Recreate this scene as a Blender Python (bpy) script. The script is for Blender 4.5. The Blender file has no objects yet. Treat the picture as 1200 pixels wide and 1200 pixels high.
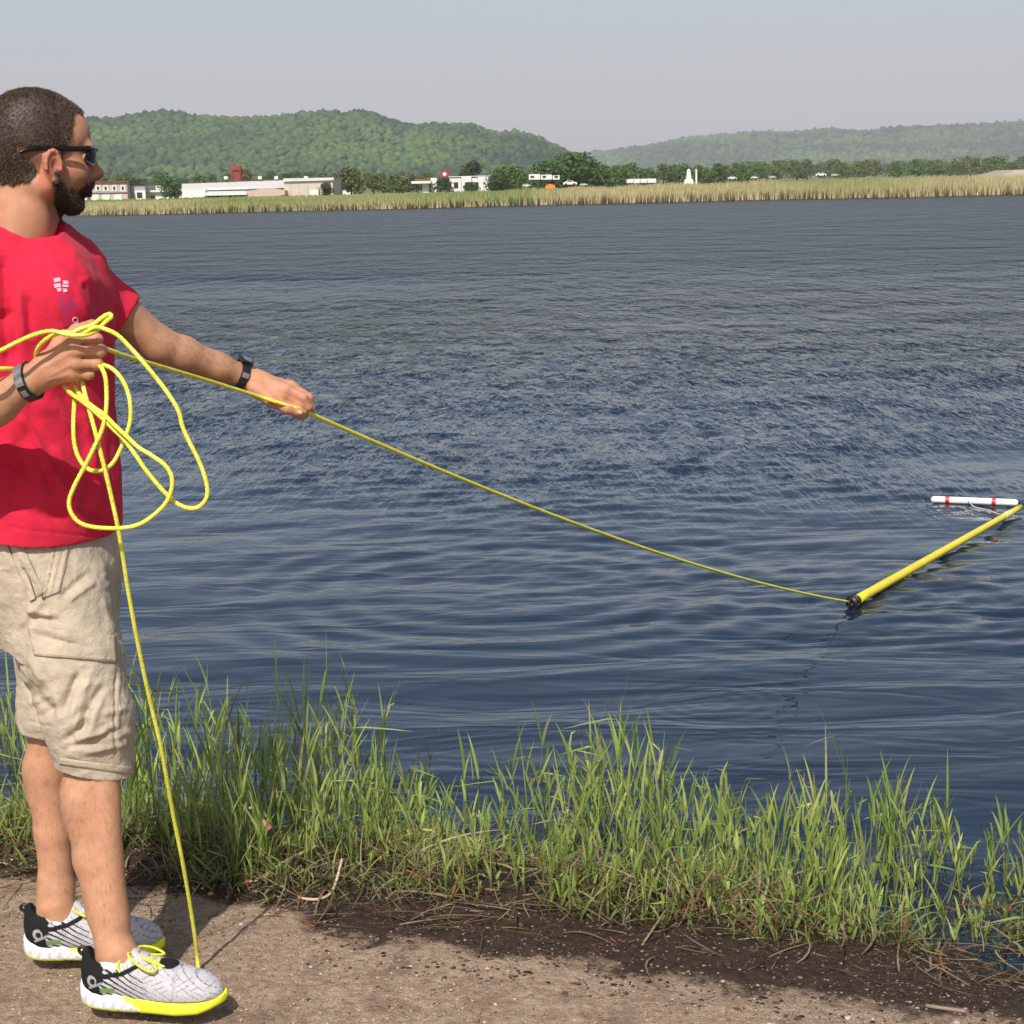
import bpy, bmesh, math, random
import numpy as np
from mathutils import Vector, Matrix
from mathutils.bvhtree import BVHTree

random.seed(7)
rng = np.random.default_rng(7)
R_ = math.radians
scene = bpy.context.scene
COL = scene.collection

# ------------------------------------------------------------------ camera
CAM_H = 1.58
FPX = 2050.0                       # focal length in pixels of a 1200 px wide frame
PITCH = math.atan((600 - 212) / FPX)
ROLL = math.atan(0.0217)
_f = np.array([0, math.cos(PITCH), -math.sin(PITCH)])
_u0 = np.array([0, math.sin(PITCH), math.cos(PITCH)])
_r0 = np.array([1.0, 0, 0])
_r = math.cos(ROLL) * _r0 - math.sin(ROLL) * _u0
_u = math.sin(ROLL) * _r0 + math.cos(ROLL) * _u0
CAM = np.array([0, 0, CAM_H])
cam_data = bpy.data.cameras.new('camera')
cam_data.sensor_width = 36
cam_data.lens = 36 * FPX / 1200
cam_data.clip_start = 0.1
cam_data.clip_end = 40000
cam = bpy.data.objects.new('camera', cam_data)
COL.objects.link(cam)
M = Matrix.Identity(4)
for i in range(3):
    M[i][0] = _r[i]; M[i][1] = _u[i]; M[i][2] = -_f[i]; M[i][3] = CAM[i]
cam.matrix_world = M
scene.camera = cam

# ------------------------------------------------------------------ light
SUN_TO = np.array([-0.20, -0.88, 1.0]); SUN_TO /= np.linalg.norm(SUN_TO)
world = bpy.data.worlds.new("World")
scene.world = world
world.use_nodes = True
wn = world.node_tree.nodes; wl = world.node_tree.links
wn.clear()
sky = wn.new('ShaderNodeTexSky')
sky.sky_type = 'NISHITA'
sky.sun_disc = False
sky.sun_elevation = math.asin(SUN_TO[2])
sky.sun_rotation = math.atan2(SUN_TO[0], SUN_TO[1])
sky.air_density = 1.0
sky.dust_density = 2.2
sky.ozone_density = 1.2
hsv = wn.new('ShaderNodeHueSaturation')
hsv.inputs['Saturation'].default_value = 0.86
bg = wn.new('ShaderNodeBackground')
bg.inputs['Strength'].default_value = 0.112
wo = wn.new('ShaderNodeOutputWorld')
wl.new(sky.outputs[0], hsv.inputs['Color']); wl.new(hsv.outputs[0], bg.inputs[0]); wl.new(bg.outputs[0], wo.inputs[0])
sun_d = bpy.data.lights.new('sun', 'SUN')
sun_d.energy = 5.0
sun_d.angle = R_(0.53)
sun_d.color = (1.0, 0.955, 0.88)
sun = bpy.data.objects.new('sun', sun_d)
COL.objects.link(sun)
sun.rotation_euler = Vector(tuple(SUN_TO)).to_track_quat('Z', 'Y').to_euler()
scene.view_settings.view_transform = 'Standard'
scene.view_settings.look = 'None'
scene.view_settings.exposure = 0.12
scene.view_settings.gamma = 1.0
scene.view_settings.use_curve_mapping = False
scene.cycles.max_bounces = 6
scene.cycles.volume_bounces = 0
scene.cycles.transparent_max_bounces = 6

# ------------------------------------------------------------------ helpers
def W(px, py, Y):
    """A point of the place at distance Y from the viewpoint."""
    d = _f + (px - 600) / FPX * _r + (600 - py) / FPX * _u
    return CAM + d * (Y / d[1])
def G(px, py, z=0.0):
    d = _f + (px - 600) / FPX * _r + (600 - py) / FPX * _u
    return CAM + d * ((z - CAM_H) / d[2])
def PX(P):
    P = np.asarray(P, float) - CAM
    x = P @ _r; y = P @ _u; z = P @ _f
    return 600 + FPX * x / z, 600 - FPX * y / z

def tag(o, label=None, cat=None, group=None, kind=None):
    if label: o['label'] = label
    if cat: o['category'] = cat
    if group: o['group'] = group
    if kind: o['kind'] = kind
    return o
def empty(name, loc=(0, 0, 0)):
    o = bpy.data.objects.new(name, None); COL.objects.link(o)
    o.location = tuple(float(c) for c in loc); o.empty_display_size = 0.1
    return o
def mesh_obj(name, V, F, mat=None, parent=None, smooth=True, col=None, world_space=True):
    """V (n,3) array, F list or array of faces -> object. Coordinates are world ones; a parent Empty's offset is removed."""
    V = np.asarray(V, float)
    if parent is not None and world_space:
        V = V - np.array(parent_loc(parent))
    me = bpy.data.meshes.new(name)
    F_is = isinstance(F, np.ndarray)
    if F_is:
        n = F.shape[1]
        me.vertices.add(len(V)); me.vertices.foreach_set('co', V.astype(np.float32).ravel())
        me.loops.add(F.size); me.loops.foreach_set('vertex_index', F.astype(np.int32).ravel())
        me.polygons.add(len(F)); me.polygons.foreach_set('loop_start', np.arange(0, F.size, n, dtype=np.int32))
        me.update(calc_edges=True); me.validate()
    else:
        me.from_pydata([tuple(v) for v in V], [], [tuple(f) for f in F]); me.update()
    if smooth:
        me.polygons.foreach_set('use_smooth', [True] * len(me.polygons))
    if col is not None:
        a = me.color_attributes.new('Col', 'FLOAT_COLOR', 'POINT')
        c = np.ones((len(V), 4), np.float32); c[:, :np.asarray(col).shape[1]] = col
        a.data.foreach_set('color', c.ravel())
    if mat is not None: me.materials.append(mat)
    o = bpy.data.objects.new(name, me); COL.objects.link(o)
    if parent is not None: o.parent = parent
    return o
def parent_loc(p):
    l = np.zeros(3)
    while p is not None:
        l += np.array(p.location); p = p.parent
    return l
class MB:
    """collects boxes, tubes and polygons into one mesh"""
    def __init__(s): s.V = []; s.F = []
    def add(s, V, F):
        b = len(s.V); s.V += [tuple(v) for v in V]; s.F += [tuple(i + b for i in f) for f in F]; return s
    def box(s, lo, hi, M=None):
        x0, y0, z0 = lo; x1, y1, z1 = hi
        V = [(x0,y0,z0),(x1,y0,z0),(x1,y1,z0),(x0,y1,z0),(x0,y0,z1),(x1,y0,z1),(x1,y1,z1),(x0,y1,z1)]
        return s.add(V, [(0,3,2,1),(4,5,6,7),(0,1,5,4),(1,2,6,5),(2,3,7,6),(3,0,4,7)])
    def tube(s, pts, rad, n=8, cap=True):
        V, F = tube_geo(pts, rad, n, cap); return s.add(V, F)
    def build(s, name, mat, parent=None, smooth=False, **k):
        return mesh_obj(name, np.array(s.V), s.F, mat, parent, smooth, **k)
def tube_geo(pts, rad, n=8, cap=True):
    pts = [np.array(p, float) for p in pts]
    m = len(pts)
    if np.isscalar(rad): rad = [rad] * m
    T = [pts[min(i+1, m-1)] - pts[max(i-1, 0)] for i in range(m)]
    T = [t / (np.linalg.norm(t) + 1e-12) for t in T]
    a = np.array([0, 0, 1.0]) if abs(T[0][2]) < .9 else np.array([1.0, 0, 0])
    N = np.cross(T[0], a); N /= np.linalg.norm(N)
    V = []; F = []
    for i in range(m):
        N = N - T[i] * (N @ T[i]); N /= np.linalg.norm(N) + 1e-12
        B = np.cross(T[i], N)
        for k in range(n):
            an = 2 * math.pi * k / n
            V.append(pts[i] + rad[i] * (math.cos(an) * N + math.sin(an) * B))
    for i in range(m - 1):
        for k in range(n):
            F.append((i*n+k, i*n+(k+1) % n, (i+1)*n+(k+1) % n, (i+1)*n+k))
    if cap:
        F.append(tuple(range(n-1, -1, -1))); F.append(tuple(range((m-1)*n, m*n)))
    return V, F
def spline(P, sub=8):
    """Catmull-Rom through points"""
    P = [np.array(p, float) for p in P]
    out = []
    for i in range(len(P) - 1):
        p0 = P[max(i-1, 0)]; p1 = P[i]; p2 = P[i+1]; p3 = P[min(i+2, len(P)-1)]
        for j in range(sub):
            t = j / sub
            out.append(0.5 * ((2*p1) + (-p0+p2)*t + (2*p0-5*p1+4*p2-p3)*t*t + (-p0+3*p1-3*p2+p3)*t**3))
    out.append(P[-1])
    return out

def vnoise(P, scale=1.0, seed=0):
    """smooth value noise in [-1,1] at points P (n,3)"""
    Q = np.asarray(P, np.float64) * scale + seed * 17.137 + 1000
    I = np.floor(Q).astype(np.int64); f = Q - I; f = f * f * (3 - 2 * f)
    def h(ix, iy, iz):
        n = (ix * 73856093) ^ (iy * 19349663) ^ (iz * 83492791) ^ (seed * 2654435 + 12345)
        n = (n ^ (n >> 13)) * 1274126177 & 0x7fffffff
        return ((n ^ (n >> 16)) & 0xffff) / 32767.5 - 1
    r = 0
    for dx in (0, 1):
        wx = f[:, 0] if dx else 1 - f[:, 0]
        for dy in (0, 1):
            wy = f[:, 1] if dy else 1 - f[:, 1]
            for dz in (0, 1):
                wz = f[:, 2] if dz else 1 - f[:, 2]
                r = r + wx * wy * wz * h(I[:, 0] + dx, I[:, 1] + dy, I[:, 2] + dz)
    return r
def fbm(P, scale=1.0, octv=4, seed=0, gain=.5):
    r = 0; a = 1
    for o in range(octv):
        r = r + a * vnoise(P, scale * 2**o, seed + o); a *= gain
    return r
def sstep(a, b, x):
    t = np.clip((np.asarray(x, float) - a) / (b - a), 0, 1); return t * t * (3 - 2 * t)

# node helpers
class NT:
    def __init__(s, name):
        s.m = bpy.data.materials.new(name); s.m.use_nodes = True
        s.n = s.m.node_tree.nodes; s.l = s.m.node_tree.links
        s.n.clear()
        s.out = s.n.new('ShaderNodeOutputMaterial')
    def node(s, t, **k):
        x = s.n.new(t)
        for a, b in k.items():
            if a in ('ins',):
                for i, v in b.items():
                    if hasattr(v, 'is_output') or isinstance(v, bpy.types.NodeSocket): s.l.new(v, x.inputs[i])
                    else: x.inputs[i].default_value = v
            else: setattr(x, a, b)
        return x
    def math(s, op, a, b=0.0, c=0.0, clamp=False):
        x = s.node('ShaderNodeMath', operation=op, use_clamp=clamp, ins={0: a, 1: b, 2: c}); return x.outputs[0]
    def mix(s, fac, a, b):
        x = s.node('ShaderNodeMix', data_type='RGBA', ins={0: fac, 6: a, 7: b}); return x.outputs[2]
    def noise(s, vec, scale, detail=4, rough=.55, dist=0.0):
        x = s.node('ShaderNodeTexNoise', ins={'Scale': scale, 'Detail': detail, 'Roughness': rough, 'Distortion': dist})
        if vec is not None: s.l.new(vec, x.inputs['Vector'])
        return x
    def ramp(s, fac, stops):
        x = s.node('ShaderNodeValToRGB'); s.l.new(fac, x.inputs[0])
        e = x.color_ramp.elements
        while len(e) < len(stops): e.new(0.5)
        for el, (p, c) in zip(e, stops):
            el.position = p; el.color = c if len(c) == 4 else (*c, 1)
        return x.outputs[0]
    def mr(s, v, a, b, c=0.0, d=1.0):
        x = s.node('ShaderNodeMapRange', ins={0: v, 1: a, 2: b, 3: c, 4: d}); return x.outputs[0]
    def pos(s):
        return s.node('ShaderNodeNewGeometry').outputs['Position']
    def obj(s):
        return s.node('ShaderNodeTexCoord').outputs['Object']
    def done(s, **ins):
        p = s.node('ShaderNodeBsdfPrincipled')
        for k, v in ins.items():
            k = k.replace('_', ' ')
            if isinstance(v, bpy.types.NodeSocket): s.l.new(v, p.inputs[k])
            else: p.inputs[k].default_value = v
        s.l.new(p.outputs[0], s.out.inputs[0]); s.p = p
        return s.m
    def bump(s, h, dist=1.0, strength=1.0):
        return s.node('ShaderNodeBump', ins={'Height': h, 'Distance': dist, 'Strength': strength}).outputs[0]
def c4(c): return (c[0], c[1], c[2], 1.0)
def simple(name, color, rough=.6, var=.15, nscale=8, bump=0.0, bscale=60, metal=0.0, use_obj=True, spec=.5, sss=0.0, coat=0.0):
    """plain procedural material: base colour with two scales of mottling and a fine relief"""
    t = NT(name); v = t.obj()
    n1 = t.noise(v, nscale, 5).outputs[0]
    dark = c4([c * (1 - var) for c in color]); lite = c4([min(1, c * (1 + var)) for c in color])
    base = t.mix(t.mr(n1, .3, .7), dark, lite)
    kw = dict(Base_Color=base, Roughness=rough, Metallic=metal)
    if bump: kw['Normal'] = t.bump(t.noise(v, bscale, 3).outputs[0], bump)
    m = t.done(**kw)
    t.p.inputs['Specular IOR Level'].default_value = spec
    if coat: t.p.inputs['Coat Weight'].default_value = coat
    return m
def colmat(name, rough=.6, bump=0.0, bscale=300, var=.1, nscale=40, spec=.5, sss=0.0, transl=0.0, sss_r=(.01,.004,.002)):
    """procedural material on top of a per-point base colour"""
    t = NT(name); v = t.obj()
    a = t.node('ShaderNodeVertexColor', layer_name='Col').outputs[0]
    n = t.noise(v, nscale, 4).outputs[0]
    k = t.mr(n, .3, .7, 1 - var, 1 + var)
    base = t.node('ShaderNodeVectorMath', operation='SCALE', ins={0: a, 3: k}).outputs[0]
    kw = dict(Base_Color=base, Roughness=rough)
    if bump: kw['Normal'] = t.bump(t.noise(v, bscale, 2).outputs[0], bump)
    m = t.done(**kw)
    t.p.inputs['Specular IOR Level'].default_value = spec
    if sss:
        t.p.inputs['Subsurface Weight'].default_value = sss
        t.p.inputs['Subsurface Radius'].default_value = sss_r
        t.p.inputs['Subsurface Scale'].default_value = 1.0
    if transl:
        tr = t.node('ShaderNodeBsdfTranslucent'); t.l.new(base, tr.inputs[0])
        mx = t.node('ShaderNodeMixShader', ins={0: transl}); t.l.new(t.p.outputs[0], mx.inputs[1]); t.l.new(tr.outputs[0], mx.inputs[2])
        t.l.new(mx.outputs[0], t.out.inputs[0])
    return m

# ------------------------------------------------------------------ the setting: bank, lake, far shore, hills
WATER_Z = -0.15
EDGE = [G(-900, 985, 0), G(0, 1002, 0), G(150, 1012, 0), G(300, 1034, 0), G(450, 1046, -.01), G(600, 1066, -.02), G(750, 1085, -.03), G(900, 1106, -.05), G(1050, 1124, -.07), G(1200, 1142, -.09), G(1900, 1200, -.12)]
EX = np.array([e[0] for e in EDGE]); EY = np.array([e[1] for e in EDGE])
def edge_y(x): return np.interp(x, EX, EY)
def ground_z(x, y):
    x = np.asarray(x, float); y = np.asarray(y, float)
    P = np.stack([x, y, x * 0], -1).reshape(-1, 3)
    s = (y - edge_y(x))
    s = s + .05 * fbm(P, 3.0, 3, 5).reshape(x.shape)
    right = sstep(.25, 1.3, x)
    z = -.015 - .20 * sstep(-.12 - .15 * right, 1.05 - .45 * right, s) - .05 * right * sstep(-.9, 0, s)
    z = z - .45 * sstep(.6, 2.2, s) - .6 * sstep(2, 6, s)
    # uneven tussock mound inside the belt, wheel-worn path in front
    z = z + .030 * np.exp(-((s - .18) / .16) ** 2) * (1 - right)
    z = z + .012 * fbm(P, 1.3, 2, 9).reshape(x.shape) * sstep(.6, -.3, s)
    return z
nx, ny = 520, 420
gx = np.sign(np.linspace(-1, 1, nx)) * (np.abs(np.linspace(-1, 1, nx)) ** 2.2) * 26
gx = np.sort(np.concatenate([np.linspace(-1.7, 1.7, 420), np.linspace(-30, -1.71, 50), np.linspace(1.71, 30, 50)]))
gy = np.sort(np.concatenate([np.linspace(2.6, 5.2, 360), np.linspace(-14, 2.59, 40), np.linspace(5.22, 11, 20)]))
nx, ny = len(gx), len(gy)
XX, YY = np.meshgrid(gx, gy, indexing='ij')
ZZ = ground_z(XX, YY)
P3 = np.stack([XX, YY, XX * 0], -1).reshape(-1, 3)
fine = (np.abs(XX) < 1.75) & (YY > 2.6) & (YY < 5.2)
ZZ = ZZ + np.where(fine, (.0035 * fbm(P3, 22, 4, 3) + .002 * np.abs(vnoise(P3, 90, 8))).reshape(XX.shape), 0)
def grid_faces(nx, ny):
    i = np.arange(nx - 1)[:, None] * ny + np.arange(ny - 1)[None]
    return np.stack([i, i + ny, i + ny + 1, i + 1], -1).reshape(-1, 4)
S = (YY - edge_y(XX))
tg = NT('bank_soil'); gp = tg.pos()
ca = tg.node('ShaderNodeVertexColor', layer_name='Col').outputs[0]
sep = tg.node('ShaderNodeSeparateColor'); tg.l.new(ca, sep.inputs[0])
n_big = tg.noise(gp, 9, 5, .6).outputs[0]; n_mid = tg.noise(gp, 55, 5, .65).outputs[0]; n_fine = tg.noise(gp, 260, 3, .7).outputs[0]
sand = tg.mix(tg.mr(n_mid, .3, .72), (.20, .13, .08, 1), (.52, .375, .255, 1))
sand = tg.mix(tg.mr(n_fine, .50, .68), sand, (.58, .45, .34, 1))
sand = tg.mix(tg.math('MULTIPLY', tg.mr(n_big, .50, .66), .45), sand, (.13, .075, .045, 1))
wet = tg.mix(tg.mr(n_mid, .35, .7), (.022, .013, .009, 1), (.085, .046, .030, 1))
wet = tg.mix(tg.mr(n_fine, .62, .72), wet, (.16, .095, .06, 1))
wf = tg.math('ADD', sep.outputs[0], tg.math('MULTIPLY', tg.math('SUBTRACT', tg.math('ADD', n_big, tg.math('MULTIPLY', n_mid, .7)), .85), 1.1))
wf = tg.mr(wf, .38, .62)
base = tg.mix(wf, sand, wet)
hgt = tg.math('ADD', tg.math('MULTIPLY', n_mid, .018), tg.math('MULTIPLY', n_fine, .010))
soil = tg.done(Base_Color=base, Roughness=tg.mr(wf, 0, 1, .95, .72), Normal=tg.bump(hgt, 1.0, .9))
tg.p.inputs['Specular IOR Level'].default_value = .25
wetmask = sstep(-.44 - .12 * sstep(-.2, 1.2, XX), -.08, S)
wl_ = sstep(-.35, -.6, XX)
wetmask = wetmask * (1 - wl_) + sstep(-.2, .0, S) * wl_
cc = np.stack([wetmask, wetmask * 0, wetmask * 0], -1).reshape(-1, 3)
tag(mesh_obj('ground', np.stack([XX, YY, ZZ], -1).reshape(-1, 3), grid_faces(nx, ny), soil, col=cc), kind='structure')

# lake: one sheet with a fine mesh of low swell near the bank, ripples as relief
def wave_field(x, y, spacing):
    """wind chop: many short wave trains; calm where ruffle() says so"""
    r = np.random.default_rng(4); h = 0 * x
    N = 46
    for i in range(N):
        lam = .07 * (5.2 ** (i / (N - 1))) * r.uniform(.9, 1.1)
        th = R_(102) + r.normal(0, .62); k = 2 * math.pi / lam
        s_ = .175 * math.sqrt(2 / N)
        fade = np.clip((lam / spacing - .6) / 1.2, 0, 1)
        ph = k * (math.cos(th) * x + math.sin(th) * y) + r.uniform(0, 6.28) + 1.2 * np.sin(x * r.uniform(.5, 1.6) + y * r.uniform(.3, .9) + i)
        h = h + s_ / k * fade * np.sin(ph)
    return h
def ruffle(x, y):
    P = np.stack([x * .35, y * .6, 0 * x], -1).reshape(-1, 3)
    n = fbm(P, .55, 3, 31).reshape(x.shape); n2 = fbm(P, 1.6, 2, 35).reshape(x.shape)
    r_ = np.clip((y + .9 * x + 2.6 * n - 6.8) / 5.5, 0, 1); r_ = .05 + .95 * r_ * r_ * (3 - 2 * r_)
    r_ = r_ * (1 + .25 * n2)
    for cx, cy, rx_, ry_, d in SLICKS: r_ = r_ * (1 - d * np.exp(-(((x - cx) / rx_) ** 2 + ((y - cy) / ry_) ** 2) ** 1.5))
    return r_
SLICKS = [(-4.6, 31, 4.4, 3.4, .6), (3.1, 10.4, .75, .8, .85), (-1.4, 8.6, 1.3, 1.2, .6)]
def swell(x, y):
    a = .0032 * np.sin(7.5 * y + 2.2 * x + 1.2 * np.sin(.9 * x + .6 * y)) * sstep(4, 7, y) + .002 * np.sin(13 * y - 3.5 * x + 1.5 * np.sin(1.7 * x)) + .003 * np.sin(3.1 * y - 1.1 * x)
    # rings round the floating pole end and a fish ring near the bank
    for cx, cy, A, lam, rr in RINGS:
        d = np.hypot(x - cx, y - cy)
        a = a + A * np.sin(2 * math.pi * d / lam) * np.exp(-((d - rr) / (.45 * rr + .1)) ** 2)
    return a
POLE_A = G(1003, 707, WATER_Z + .012); POLE_B = G(1196, 597, WATER_Z + .02)
RINGS = [(POLE_A[0], POLE_A[1], .0011, .16, .7), (G(835, 822, WATER_Z)[0], G(835, 822, WATER_Z)[1], .0006, .07, .17), (G(590, 690, WATER_Z)[0], G(590, 690, WATER_Z)[1], .003, .22, .9)]
nth, nrr = 520, 540
th_ = np.sort(np.concatenate([np.linspace(-.36, .36, nth), np.linspace(-1.5, -.56, 14), np.linspace(-.55, -.362, 60), np.linspace(.362, .55, 60), np.linspace(.56, 1.5, 14)]))
inv = np.linspace(1 / 3.2, 1 / 123.0, nrr); rr_ = np.concatenate([1 / inv, [150.0, 400.0, 3000.0]])
RR2, TH2 = np.meshgrid(rr_, th_, indexing='ij')
WX, WY = RR2 * np.tan(TH2 * .999) , RR2 + 0 * TH2
sp_ = np.gradient(rr_)[:, None] + 0 * TH2
amp_ = sstep(.56, .46, np.abs(TH2)) * (WY < 122)
WZ = WATER_Z + (swell(WX, WY) * sstep(40, 14, WY) + wave_field(WX, WY, sp_) * ruffle(WX, WY)) * amp_
wcol = np.stack([ruffle(WX, WY), 0 * WX, 0 * WX], -1).reshape(-1, 3)
t = NT('lake_water'); p = t.pos()
xyz = t.node('ShaderNodeSeparateXYZ'); t.l.new(p, xyz.inputs[0]); yy = xyz.outputs[1]; xx = xyz.outputs[0]
def mapping(vec, sc, rot=0.0):
    return t.node('ShaderNodeMapping', ins={0: vec, 2: (0, 0, rot), 3: sc}).outputs[0]
n1 = t.noise(mapping(p, (1.0, .16, 1), .10), 11.0, 3, .6, .2).outputs[0]      # wind chop seen end on
n2 = t.noise(mapping(p, (1.0, .25, 1), -.2), 22, 2, .6, .2).outputs[0]
n3 = t.noise(mapping(p, (.30, 1.0, 1), .14), 4.0, 3, .55, .6).outputs[0]     # long smooth ripples near the bank
n4 = t.noise(mapping(p, (.5, .35, 1), .1), 1.3, 2, .5, .4).outputs[0]
patch = t.noise(mapping(p, (.25, .6, 1), .12), .55, 3, .55, .6).outputs[0]
patch_far = t.noise(mapping(p, (.12, 1.0, 1), .05), .07, 3, .5, .3).outputs[0]
_s = t.node('ShaderNodeSeparateColor'); t.l.new(t.node('ShaderNodeVertexColor', layer_name='Col').outputs[0], _s.inputs[0]); ruf = _s.outputs[0]
far_gain = t.math('MULTIPLY', t.math('ADD', t.mr(yy, 8, 19, .05, 1.25), t.mr(yy, 18, 45, 0, 1.3)), t.mr(patch_far, .40, .60, .7, 1.15))
h = t.math('ADD', t.math('MULTIPLY', n1, .20), t.math('ADD', t.math('MULTIPLY', n2, .05), t.math('MULTIPLY', n4, .05)))
h = t.math('MULTIPLY', t.math('MULTIPLY', h, ruf), far_gain)
n5 = t.noise(mapping(p, (1.0, .36, 1), .06), 2.4, 3, .6, .2).outputs[0]; n6 = t.noise(mapping(p, (1.0, .42, 1), -.04), .8, 4, .65, .2).outputs[0]
h = t.math('ADD', h, t.math('MULTIPLY', ruf, t.math('ADD', t.math('MULTIPLY', n5, t.mr(yy, 12, 26, 0, 1.15)), t.math('MULTIPLY', n6, t.mr(yy, 24, 60, 0, 2.2)))))
h = t.math('ADD', h, t.math('MULTIPLY', n3, t.mr(yy, 6, 14, .019, .003)))
bm_ = t.bump(h, 1.0, 1.0)
depthcol = t.mix(t.mr(patch, .3, .7), (.006, .014, .027, 1), (.010, .022, .042, 1))
water_mat = t.done(Base_Color=depthcol, Roughness=t.mr(yy, 12, 35, .04, .27), Normal=bm_, IOR=1.333)
water = mesh_obj('water', np.stack([WX, WY, WZ], -1).reshape(-1, 3), grid_faces(*WX.shape)[:, ::-1], water_mat, col=wcol)
tag(water, kind='structure')
# lake bed far below so the place is closed underneath
SHORE_Y0 = 124.0
def shore_y(x):  # far waterline
    return 121 + .06 * (x + 40) + 1.6 * np.sin(x * .11) + .8 * np.sin(x * .37 + 1)
LAND_Z = WATER_Z + .25
fx = np.concatenate([np.linspace(-9000, -300, 16), np.linspace(-260, 260, 240), np.linspace(300, 9000, 16)])
fs = np.array([0, .6, 1.2, 2.5, 5, 10, 20, 40, 70, 110, 170, 260, 400, 700, 1200, 2000, 4000, 9000, 16000])
FX, FS = np.meshgrid(fx, fs, indexing='ij')
FY = shore_y(FX) + FS - .3
FZ = np.where(FS < .1, WATER_Z - .5, WATER_Z + .25 * sstep(0, 3, FS) + .1 * np.sin(FX * .05) * sstep(3, 30, FS))
tf = NT('meadow'); fp = tf.pos()
fa = tf.noise(tf.node('ShaderNodeMapping', ins={0: fp, 3: (.25, 1, 1)}).outputs[0], .06, 4, .6).outputs[0]
fb = tf.noise(fp, 1.5, 4, .6).outputs[0]
fc = tf.mix(tf.mr(fa, .38, .6), (.17, .15, .065, 1), (.10, .14, .035, 1))
fc = tf.mix(tf.mr(fb, .35, .7), fc, (.20, .17, .09, 1))
meadow = tf.done(Base_Color=fc, Roughness=.95, Normal=tf.bump(fb, .3))
tag(mesh_obj('far_shore', np.stack([FX, FY, FZ], -1).reshape(-1, 3), grid_faces(len(fx), len(fs)), meadow), kind='structure')

# hills -------------------------------------------------------------
def ico(sub=1):
    bm = bmesh.new(); bmesh.ops.create_icosphere(bm, subdivisions=sub, radius=1)
    V = np.array([v.co[:] for v in bm.verts]); F = np.array([[v.index for v in f.verts] for f in bm.faces]); bm.free()
    return V, F
IV1, IF1 = ico(1); IV2, IF2 = ico(2)
def hill_geom(ridge, D, depth, px0, px1, n=220, m=26, seed=1):
    rx = np.array([a for a, b in ridge]); ry = np.array([b for a, b in ridge])
    pxs = np.linspace(px0, px1, n)
    top = []
    for q in pxs:
        top.append(W(q, np.interp(q, rx, ry), D))
    top = np.array(top)
    top[:, 2] += 1.5 * vnoise(top * [1, 0, 0], 1 / 70., seed)
    s = np.linspace(-1, 1, m)
    X = np.repeat(top[:, 0][:, None], m, 1); 
    Y = D + s[None, :] * depth + 0 * X
    prof = np.where(s < 0, 1 - np.abs(s) ** 1.35, 1 - .5 * s ** 1.5)
    base = LAND_Z - 2
    Z = base + (top[:, 2][:, None] - base) * prof[None]
    P = np.stack([X, Y, 0 * X], -1).reshape(-1, 3)
    # side valleys: ridge spurs down the slope
    sp = fbm(P, 1 / (depth * .9), 3, seed + 3).reshape(X.shape)
    Z = base + (Z - base) * (1 + .34 * sp * (prof[None] < .995) * np.clip(1.6 * (1 - prof[None]), 0, 1))
    return X, Y, Z
LEFT_R = [(-900, 165), (-500, 130), (-300, 150), (-100, 138), (60, 146), (107, 142), (140, 142), (175, 136), (200, 135), (235, 140), (260, 142), (300, 141), (325, 142), (350, 137), (380, 135), (410, 134), (430, 134), (450, 142), (475, 150), (500, 150), (530, 149), (555, 149), (570, 156), (583, 160), (597, 158), (620, 162), (645, 173), (665, 183), (700, 204), (760, 212), (1400, 205)]
RIGHT_R = [(300, 205), (500, 200), (600, 192), (660, 187), (685, 184), (720, 179), (760, 175), (790, 168), (830, 162), (870, 159), (900, 158), (970, 155), (1010, 157), (1040, 153), (1080, 152), (1130, 149), (1160, 147), (1200, 145), (1500, 130), (1900, 150), (2400, 140)]
t = NT('wooded_slope'); hp = t.pos()
hn = t.noise(hp, .05, 4).outputs[0]; hn2 = t.noise(hp, .004, 3).outputs[0]
hc = t.mix(t.mr(hn, .35, .65), (.018, .038, .012, 1), (.050, .085, .022, 1))
hc = t.mix(t.math('MULTIPLY', t.mr(hn2, .5, .65), .5), hc, (.075, .10, .035, 1))
slope_m = t.done(Base_Color=hc, Roughness=.95, Normal=t.bump(hn, 4.0))
t.p.inputs['Specular IOR Level'].default_value = .1
forest_m = colmat('forest_crowns', .95, .5, .6, .3, .35, .1)
def hills(name, ridge, D, depth, px0, px1, seed):
    X, Y, Z = hill_geom(ridge, D, depth, px0, px1, seed=seed)
    tag(mesh_obj(name, np.stack([X, Y, Z], -1).reshape(-1, 3), grid_faces(*X.shape), slope_m), kind='structure')
    return X, Y, Z
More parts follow.
